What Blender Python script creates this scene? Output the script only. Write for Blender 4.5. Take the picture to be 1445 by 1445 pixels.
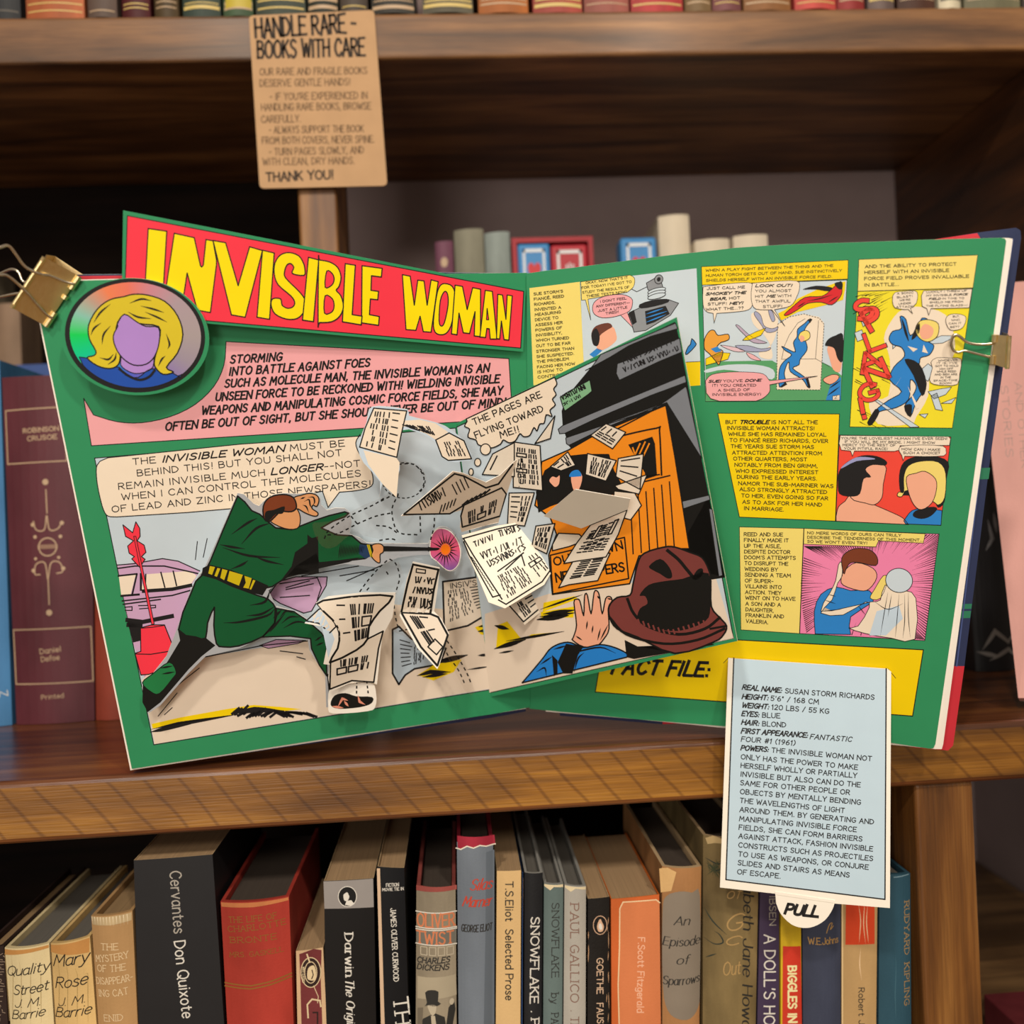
import bpy, bmesh, math, random
from mathutils import Vector, Matrix
from mathutils.geometry import intersect_line_plane, tessellate_polygon

for _o in list(bpy.data.objects):
    bpy.data.objects.remove(_o)
SC = bpy.context.scene
COL = SC.collection
random.seed(5)

# ------------------------------------------------------------------ camera
CZ = 1.30
F = 1300.0
CC = 722.5
def _cam_rows():
    y, p, r = math.radians(3.517), math.radians(-0.094), math.radians(2.553)
    cy, sy, cp, sp = math.cos(y), math.sin(y), math.cos(p), math.sin(p)
    f = Vector((sy*cp, cy*cp, -sp)); rt = Vector((cy, -sy, 0)); dn = f.cross(rt)
    c, s = math.cos(r), math.sin(r)
    return rt*c+dn*s, dn*c-rt*s, f
RT, DN, FW = _cam_rows()
EYE = Vector((0, 0, CZ))
cam = bpy.data.cameras.new('camera')
cam.sensor_width = 36.0
cam.lens = F/1445*36.0
cam.clip_start = 0.02
cam.dof.use_dof = True
cam.dof.focus_distance = 0.505
cam.dof.aperture_fstop = 5.6
camo = bpy.data.objects.new('camera', cam)
camo.matrix_world = Matrix(((RT.x, -DN.x, -FW.x, 0), (RT.y, -DN.y, -FW.y, 0), (RT.z, -DN.z, -FW.z, CZ), (0, 0, 0, 1)))
COL.objects.link(camo)
SC.camera = camo

# ------------------------------------------------------------------ world, lights, exposure
w = bpy.data.worlds.new('room_light'); SC.world = w; w.use_nodes = True
w.node_tree.nodes['Background'].inputs[0].default_value = (1.0, 0.84, 0.68, 1)
w.node_tree.nodes['Background'].inputs[1].default_value = 0.27
def lamp(name, loc, target, power, size, col=(1.0, 0.9, 0.76)):
    l = bpy.data.lights.new(name, 'AREA'); l.shape = 'DISK'; l.size = size
    l.energy = power; l.color = col
    o = bpy.data.objects.new(name, l)
    o.location = loc
    o.rotation_euler = (Vector(target)-Vector(loc)).to_track_quat('-Z', 'Y').to_euler()
    COL.objects.link(o)
lamp('ceiling_lamp', (-0.5, -0.95, 2.6), (0.0, 0.5, 1.3), 15.5, 0.12)
lamp('ceiling_lamp', (0.6, -1.1, 2.6), (0.1, 0.5, 1.3), 15.5, 0.12)
lamp('ceiling_lamp', (0.0, -2.1, 2.6), (0.0, 0.5, 1.2), 24, 0.5)
lamp('front_fill', (-0.9, -2.4, 1.45), (0.0, 0.6, 1.4), 25, 1.1, (1.0, 0.92, 0.82))  # added soft fill for metal, gloss and under the shelves; no window there
SC.view_settings.view_transform = 'Standard'
SC.view_settings.look = 'None'
SC.view_settings.gamma = 1.0
SC.view_settings.use_curve_mapping = False
SC.view_settings.exposure = 0.0

# ------------------------------------------------------------------ pixel of the photograph -> point in the place
def ray(px, py):
    return RT*((px-CC)/F) + DN*((py-CC)/F) + FW
def at_y(px, py, Y):
    r = ray(px, py); return EYE + r*(Y/r.y)
def at_z(px, py, z):
    r = ray(px, py); return EYE + r*((z-CZ)/r.z)
def pts(s):
    v = [float(t) for t in s.replace(',', ' ').split()]
    return [(v[i], v[i+1]) for i in range(0, len(v), 2)]
# close-up views that the coordinates were read in: origin and scale
VIEW = dict(A=(90, 560, .24913), B=(420, 560, .22145), C=(640, 440, .29066), D=(160, 760, .27682), E=(430, 760, .22145),
            F=(700, 740, .26298), G=(730, 350, .19377), H=(970, 340, .17301), I=(1185, 320, .20767), J=(990, 560, .26298),
            K=(1000, 900, .29070), L=(0, 330, .22145), M=(160, 280, .22145), N=(450, 320, .22145), O=(0, 1140, .22145),
            P=(290, 1140, .22145), Q=(560, 1120, .22488), S=(820, 1120, .22488), T=(1040, 1080, .28028), X=(0, 0, 1))
def V(k, s):
    ox, oy, sc = VIEW[k]
    return [(ox+x*sc, oy+y*sc) for x, y in pts(s)]

class Sheet:
    """a flat printed sheet: a plane, with lift towards the reader; bump bends it"""
    def __init__(self, p0, n, bump=None):
        self.p0 = Vector(p0); self.n = Vector(n).normalized(); self.bump = bump; self.step = 8
        if self.n.dot(EYE-self.p0) < 0: self.n = -self.n
    def map(self, p, lift=0.0):
        if self.bump: lift += self.bump(p[0], p[1])
        r = ray(*p); q = self.p0+self.n*lift
        return EYE + r*((q-EYE).dot(self.n)/r.dot(self.n))
def sheet3(a, b, c, bump=None):
    return Sheet(a, (b-a).cross(c-a), bump)

# ------------------------------------------------------------------ materials
def lin(h):
    h = h.lstrip('#'); o = []
    for i in (0, 2, 4):
        c = int(h[i:i+2], 16)/255
        o.append(c/12.92 if c <= .04045 else ((c+.055)/1.055)**2.4)
    return (*o, 1)
_M = {}
def paper(h, rough=0.5, var=0.05, bump=0.04, metal=0.0, scale=60.0):
    key = (h, rough, var, metal, scale)
    if key in _M: return _M[key]
    m = bpy.data.materials.new('ink_'+h); m.use_nodes = True
    nt = m.node_tree; b = nt.nodes['Principled BSDF']
    tc = nt.nodes.new('ShaderNodeTexCoord')
    no = nt.nodes.new('ShaderNodeTexNoise'); no.inputs['Scale'].default_value = scale; no.inputs['Detail'].default_value = 4
    nt.links.new(tc.outputs['Object'], no.inputs['Vector'])
    mx = nt.nodes.new('ShaderNodeMix'); mx.data_type = 'RGBA'
    c = lin(h)
    mx.inputs[6].default_value = tuple(x*(1-var*1.6) for x in c[:3])+(1,)
    mx.inputs[7].default_value = tuple(min(1, x*(1+var)) for x in c[:3])+(1,)
    nt.links.new(no.outputs['Fac'], mx.inputs[0])
    nt.links.new(mx.outputs[2], b.inputs['Base Color'])
    b.inputs['Roughness'].default_value = rough
    b.inputs['Metallic'].default_value = metal
    b.inputs['Specular IOR Level'].default_value = 0.35
    if bump:
        bp = nt.nodes.new('ShaderNodeBump'); bp.inputs['Strength'].default_value = bump; bp.inputs['Distance'].default_value = 0.002
        nt.links.new(no.outputs['Fac'], bp.inputs['Height']); nt.links.new(bp.outputs[0], b.inputs['Normal'])
    _M[key] = m
    return m
def cloth(h, rough=0.7, var=0.16):
    """worn book cloth: blotches, fine weave"""
    key = ('cloth', h, rough, var)
    if key in _M: return _M[key]
    m = bpy.data.materials.new('book_cloth_'+h); m.use_nodes = True
    nt = m.node_tree; b = nt.nodes['Principled BSDF']; N = nt.nodes.new; L = nt.links.new
    tc = N('ShaderNodeTexCoord')
    n1 = N('ShaderNodeTexNoise'); n1.inputs['Scale'].default_value = 38; n1.inputs['Detail'].default_value = 6
    n2 = N('ShaderNodeTexNoise'); n2.inputs['Scale'].default_value = 700
    mp = N('ShaderNodeMapping'); mp.inputs['Scale'].default_value = (1, 1, .35)
    L(tc.outputs['Object'], mp.inputs[0]); L(mp.outputs[0], n1.inputs['Vector']); L(tc.outputs['Object'], n2.inputs['Vector'])
    c = lin(h); rp = N('ShaderNodeValToRGB')
    rp.color_ramp.elements[0].position = .32; rp.color_ramp.elements[1].position = .7
    rp.color_ramp.elements[0].color = tuple(x*(1-2*var) for x in c[:3])+(1,)
    rp.color_ramp.elements[1].color = tuple(min(1, x*(1+var)+.004) for x in c[:3])+(1,)
    L(n1.outputs['Fac'], rp.inputs[0]); L(rp.outputs[0], b.inputs['Base Color'])
    b.inputs['Roughness'].default_value = rough; b.inputs['Specular IOR Level'].default_value = .3
    bp = N('ShaderNodeBump'); bp.inputs['Strength'].default_value = .18; bp.inputs['Distance'].default_value = .0006
    L(n2.outputs['Fac'], bp.inputs['Height']); L(bp.outputs[0], b.inputs['Normal'])
    _M[key] = m
    return m
def leaves_mat(h):
    """the edges of a block of pages"""
    key = ('leaves', h)
    if key in _M: return _M[key]
    m = bpy.data.materials.new('page_edges_'+h); m.use_nodes = True
    nt = m.node_tree; b = nt.nodes['Principled BSDF']; N = nt.nodes.new; L = nt.links.new
    tc = N('ShaderNodeTexCoord'); mp = N('ShaderNodeMapping'); mp.inputs['Scale'].default_value = (1800, 6, 6)
    no = N('ShaderNodeTexNoise'); no.inputs['Scale'].default_value = 1.0; no.inputs['Detail'].default_value = 3
    L(tc.outputs['Object'], mp.inputs[0]); L(mp.outputs[0], no.inputs['Vector'])
    c = lin(h); rp = N('ShaderNodeValToRGB')
    rp.color_ramp.elements[0].position = .3; rp.color_ramp.elements[1].position = .65
    rp.color_ramp.elements[0].color = tuple(x*.76 for x in c[:3])+(1,); rp.color_ramp.elements[1].color = c
    L(no.outputs['Fac'], rp.inputs[0]); L(rp.outputs[0], b.inputs['Base Color'])
    b.inputs['Roughness'].default_value = .85
    _M[key] = m
    return m
def wood(name, along='X', dark='2a1507', mid='6b3d16', light='9a6428', rough=.38, saw=False, coat=.25, seed=0.0, grain=60):
    m = bpy.data.materials.new(name); m.use_nodes = True
    nt = m.node_tree; b = nt.nodes['Principled BSDF']; N = nt.nodes.new; L = nt.links.new
    tc = N('ShaderNodeTexCoord')
    def noise(sc, detail, dist=0.0):
        mp = N('ShaderNodeMapping'); mp.inputs['Location'].default_value = (seed, seed*1.7, seed*.6)
        s = {'X': (sc[0], sc[1], sc[1]), 'Y': (sc[1], sc[0], sc[1]), 'Z': (sc[1], sc[1], sc[0])}[along]
        mp.inputs['Scale'].default_value = s
        n = N('ShaderNodeTexNoise'); n.inputs['Scale'].default_value = 1; n.inputs['Detail'].default_value = detail
        n.inputs['Distortion'].default_value = dist
        L(tc.outputs['Object'], mp.inputs[0]); L(mp.outputs[0], n.inputs['Vector']); return n
    g = noise((4, grain), 6, .6); fine = noise((30, 900), 3); blot = noise((6, 12), 4, .4)
    def ramp(cols, src):
        r = N('ShaderNodeValToRGB'); e = r.color_ramp.elements
        while len(e) < len(cols): e.new(.5)
        for el, (p, c) in zip(e, cols): el.position = p; el.color = c
        L(src, r.inputs[0]); return r
    r1 = ramp([(.25, lin(dark)), (.5, lin(mid)), (.75, lin(light))], g.outputs['Fac'])
    r2 = ramp([(.3, (.55, .5, .45, 1)), (.62, (1, 1, 1, 1))], blot.outputs['Fac'])
    r3 = ramp([(.3, (.75, .72, .7, 1)), (.6, (1, 1, 1, 1))], fine.outputs['Fac'])
    def mul(a, c):
        x = N('ShaderNodeMix'); x.data_type = 'RGBA'; x.blend_type = 'MULTIPLY'; x.inputs[0].default_value = 1
        L(a, x.inputs[6]); L(c, x.inputs[7]); return x.outputs[2]
    col = mul(mul(r1.outputs[0], r2.outputs[0]), r3.outputs[0])
    hgt = fine.outputs['Fac']
    if saw:                                   # slanting marks of a band saw across the board edge
        mp = N('ShaderNodeMapping'); mp.inputs['Rotation'].default_value = (0, math.radians(40), 0)
        wv = N('ShaderNodeTexWave'); wv.wave_type = 'BANDS'; wv.bands_direction = 'X'
        wv.inputs['Scale'].default_value = 21; wv.inputs['Distortion'].default_value = 3.2
        wv.inputs['Detail'].default_value = 2; wv.inputs['Detail Scale'].default_value = .45
        L(tc.outputs['Object'], mp.inputs[0]); L(mp.outputs[0], wv.inputs['Vector'])
        r4 = ramp([(.0, (.62, .57, .53, 1)), (.045, (.88, .86, .84, 1)), (.09, (1, 1, 1, 1))], wv.outputs['Fac'])
        col = mul(col, r4.outputs[0])
    L(col, b.inputs['Base Color'])
    b.inputs['Roughness'].default_value = rough
    b.inputs['Coat Weight'].default_value = coat; b.inputs['Coat Roughness'].default_value = .22
    bp = N('ShaderNodeBump'); bp.inputs['Strength'].default_value = .25; bp.inputs['Distance'].default_value = .001
    L(hgt, bp.inputs['Height']); L(bp.outputs[0], b.inputs['Normal'])
    return m
def metal(name, h, rough=.28):
    m = bpy.data.materials.new(name); m.use_nodes = True
    nt = m.node_tree; b = nt.nodes['Principled BSDF']
    tc = nt.nodes.new('ShaderNodeTexCoord'); no = nt.nodes.new('ShaderNodeTexNoise')
    mp = nt.nodes.new('ShaderNodeMapping'); mp.inputs['Scale'].default_value = (1500, 1500, 60)
    no.inputs['Scale'].default_value = 1
    nt.links.new(tc.outputs['Object'], mp.inputs[0]); nt.links.new(mp.outputs[0], no.inputs['Vector'])
    mr = nt.nodes.new('ShaderNodeMapRange'); mr.inputs['To Min'].default_value = rough*.7; mr.inputs['To Max'].default_value = rough*1.5
    nt.links.new(no.outputs['Fac'], mr.inputs[0]); nt.links.new(mr.outputs[0], b.inputs['Roughness'])
    b.inputs['Base Color'].default_value = lin(h); b.inputs['Metallic'].default_value = 1
    return m
def acetate():
    m = bpy.data.materials.new('clear_acetate'); m.use_nodes = True
    nt = m.node_tree; b = nt.nodes['Principled BSDF']
    out = nt.nodes['Material Output']
    tr = nt.nodes.new('ShaderNodeBsdfTransparent'); mx = nt.nodes.new('ShaderNodeMixShader'); mx.inputs[0].default_value = .13
    gl = nt.nodes.new('ShaderNodeBsdfGlossy'); gl.inputs['Roughness'].default_value = .12
    nt.links.new(tr.outputs[0], mx.inputs[1]); nt.links.new(gl.outputs[0], mx.inputs[2]); nt.links.new(mx.outputs[0], out.inputs[0])
    return m

# ------------------------------------------------------------------ mesh builder
STEP = 0.000025                                 # one coat of ink
class MB:
    def __init__(self): self.v = []; self.f = []; self.mi = []; self.m = []
    def mat(self, m):
        if m not in self.m: self.m.append(m)
        return self.m.index(m)
    def face(self, ps, m):
        i = len(self.v); self.v += [Vector(p) for p in ps]
        self.f.append(tuple(range(i, i+len(ps)))); self.mi.append(self.mat(m))
    def faces(self, vs, fs, m):
        i = len(self.v); self.v += [Vector(p) for p in vs]; k = self.mat(m)
        for f in fs: self.f.append(tuple(i+j for j in f)); self.mi.append(k)
    def hexa(self, a, b, m):
        """a, b: two matching rings of points, joined by walls and closed"""
        n = len(a)
        self.faces(list(a)+list(b), [tuple(range(n))[::-1], tuple(range(n, 2*n))]+[(j, (j+1) % n, n+(j+1) % n, n+j) for j in range(n)], m)
    def box(self, x0, x1, y0, y1, z0, z1, m):
        self.hexa([(x0, y0, z0), (x1, y0, z0), (x1, y1, z0), (x0, y1, z0)], [(x0, y0, z1), (x1, y0, z1), (x1, y1, z1), (x0, y1, z1)], m)
    # --- printing on a sheet, in the photograph's pixels
    def fill(self, s, ps, m, k=0):
        tri = tessellate_polygon([[Vector((p[0], p[1], 0)) for p in ps]])
        if s.bump:
            bm = bmesh.new(); vs = [bm.verts.new((p[0], p[1], 0)) for p in ps]
            for t in tri:
                try: bm.faces.new([vs[j] for j in t])
                except ValueError: pass
            for _ in range(6):
                es = [e for e in bm.edges if e.calc_length() > s.step*1.15]
                if not es: break
                bmesh.ops.subdivide_edges(bm, edges=es, cuts=1, use_grid_fill=True)
                bmesh.ops.triangulate(bm, faces=bm.faces[:])
            bm.verts.index_update()
            self.faces([s.map((v.co.x, v.co.y), k*STEP) for v in bm.verts], [tuple(v.index for v in f.verts) for f in bm.faces], m)
            bm.free(); return
        self.faces([s.map(p, k*STEP) for p in ps], [tuple(t) for t in tri], m)
    def line(self, s, ps, wd, m, k=1, closed=False, taper=False, cap=.4):
        ps = [Vector(p) for p in ps]
        q = [ps[0]]
        for p in ps[1:]:
            if (p-q[-1]).length > 1e-4: q.append(p)
        if closed and (q[0]-q[-1]).length < 1e-4: q.pop()
        n = len(q)
        if n < 2: return
        if not closed and cap:
            d = (q[0]-q[1]).normalized(); q[0] = q[0]+d*wd*cap
            d = (q[-1]-q[-2]).normalized(); q[-1] = q[-1]+d*wd*cap
        if taper and n < 6 and not closed:
            q = [a_.lerp(b_, j/6) for a_, b_ in zip(q, q[1:]) for j in range(6)]+[q[-1]]; n = len(q)
        if not taper:                           # break the ribbon at sharp corners
            rng = range(n) if closed else range(1, n-1)
            cut = [i for i in rng if (q[i]-q[i-1]).normalized().dot((q[(i+1) % n]-q[i]).normalized()) < .35]
            if cut:
                if closed:
                    for a_, b_ in zip(cut, cut[1:]+[cut[0]+n]): self.line(s, [q[j % n] for j in range(a_, b_+1)], wd, m, k, cap=.3)
                else:
                    c2 = [0]+cut+[n-1]
                    for a_, b_ in zip(c2, c2[1:]): self.line(s, q[a_:b_+1], wd, m, k, cap=.3 if cap else 0)
                return
        if s.bump:
            q2 = []
            for a, b in zip(q, q[1:]+([q[0]] if closed else [])):
                c = max(1, int((b-a).length/s.step)); q2 += [a.lerp(b, j/c) for j in range(c)]
            if not closed: q2.append(q[-1])
            q = q2; n = len(q)
        L, R = [], []
        for i in range(n):
            a = q[i-1] if (i > 0 or closed) else None
            b = q[(i+1) % n] if (i < n-1 or closed) else None
            d1 = (q[i]-a).normalized() if a is not None else None
            d2 = (b-q[i]).normalized() if b is not None else None
            if d1 is None: t = d2; sc = 1
            elif d2 is None: t = d1; sc = 1
            else:
                t = d1+d2
                t = d1 if t.length < .2 else t.normalized()
                sc = min(1.6, 1/max(.3, t.dot(d2)))
            h = wd/2*sc
            if taper: h *= max(.12, math.sin(math.pi*min(.98, max(.02, i/(n-1))))) if taper == 2 else max(.1, 1-i/(n-1))
            nr = Vector((-t.y, t.x))*h
            L.append(q[i]+nr); R.append(q[i]-nr)
        vs = [s.map(p, k*STEP) for p in L]+[s.map(p, k*STEP) for p in R]
        fs = [(i, (i+1) % n, n+(i+1) % n, n+i) for i in range(n if closed else n-1)]
        self.faces(vs, fs, m)
    def shape(self, s, ps, m, ink, k=0, wd=1.3):
        self.fill(s, ps, m, k)
        if ink: self.line(s, ps, wd, ink, k+1, closed=True)
    def slab(self, s, ps, m, t, k=0, edge=None):
        """a sheet with thickness t behind its printed face"""
        self.fill(s, ps, m, k)
        fr = [s.map(p, k*STEP) for p in ps]; bk = [p-s.n*t for p in fr]; n = len(ps)
        self.faces(fr+bk, [(j, (j+1) % n, n+(j+1) % n, n+j) for j in range(n)], edge or m)
        if s.bump: self.fill(s, ps, edge or m, k-t/STEP); return
        tri = tessellate_polygon([[Vector((p[0], p[1], 0)) for p in ps]])
        self.faces(bk, [tuple(x)[::-1] for x in tri], edge or m)
    def tube(self, path, r, m, sides=8):
        P = [Vector(p) for p in path]; rings = []
        up = Vector((.13, .31, .94))
        for i, p in enumerate(P):
            d = (P[min(i+1, len(P)-1)]-P[max(i-1, 0)]).normalized()
            a = d.cross(up).normalized(); b = d.cross(a)
            rings.append([p+(a*math.cos(t*2*math.pi/sides)+b*math.sin(t*2*math.pi/sides))*r for t in range(sides)])
        vs = [v for g in rings for v in g]; fs = []
        for i in range(len(P)-1):
            for j in range(sides):
                fs.append((i*sides+j, i*sides+(j+1) % sides, (i+1)*sides+(j+1) % sides, (i+1)*sides+j))
        fs += [tuple(range(sides))[::-1], tuple(range((len(P)-1)*sides, len(P)*sides))]
        self.faces(vs, fs, m)
    def build(self, name, parent=None, smooth=False, bevel=0.0):
        o0 = Vector((0, 0, 0)); q = parent
        while q: o0 += Vector(q.location); q = q.parent
        me = bpy.data.meshes.new(name)
        me.from_pydata([tuple(v-o0) for v in self.v], [], self.f)
        for m in self.m: me.materials.append(m)
        me.polygons.foreach_set('material_index', self.mi)
        if smooth: me.polygons.foreach_set('use_smooth', [True]*len(me.polygons))
        me.update()
        o = bpy.data.objects.new(name, me); COL.objects.link(o)
        if parent: o.parent = parent
        if bevel:
            b = o.modifiers.new('edge', 'BEVEL'); b.width = bevel; b.segments = 3; b.limit_method = 'ANGLE'; b.harden_normals = False
        return o
def tag(o, label, cat, group=None):
    o['label'] = label; o['category'] = cat
    if group: o['group'] = group
    return o
def thing(name, loc, label, cat, group=None):
    o = bpy.data.objects.new(name, None); o.empty_display_size = .02; COL.objects.link(o); o.location = loc
    return tag(o, label, cat, group)
def struct(o): o['kind'] = 'structure'; return o

def smooth(ps, closed=False, n=4):
    """a curve through the points"""
    P = [Vector(p) for p in ps]; N = len(P); out = []
    rng = N if closed else N-1
    for i in range(rng):
        p1 = P[i]; p2 = P[(i+1) % N]
        p0 = P[i-1] if (i > 0 or closed) else p1*2-p2
        p3 = P[(i+2) % N] if (i+2 < N or closed) else p2*2-p1
        for j in range(n):
            t = j/n
            out.append((p1*2+(p2-p0)*t+(p0*2-p1*5+p2*4-p3)*t*t+(p1*3-p0-p2*3+p3)*t**3)*.5)
    if not closed: out.append(P[-1])
    return [tuple(p) for p in out]
def ellipse(cx, cy, rx, ry, rot=0, n=40, a0=0, a1=360):
    c, s = math.cos(math.radians(rot)), math.sin(math.radians(rot)); o = []
    full = abs(a1-a0) >= 360
    for i in range(n if full else n+1):
        a = math.radians(a0+(a1-a0)*i/n); x, y = rx*math.cos(a), ry*math.sin(a)
        o.append((cx+x*c-y*s, cy+x*s+y*c))
    return o

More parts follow.
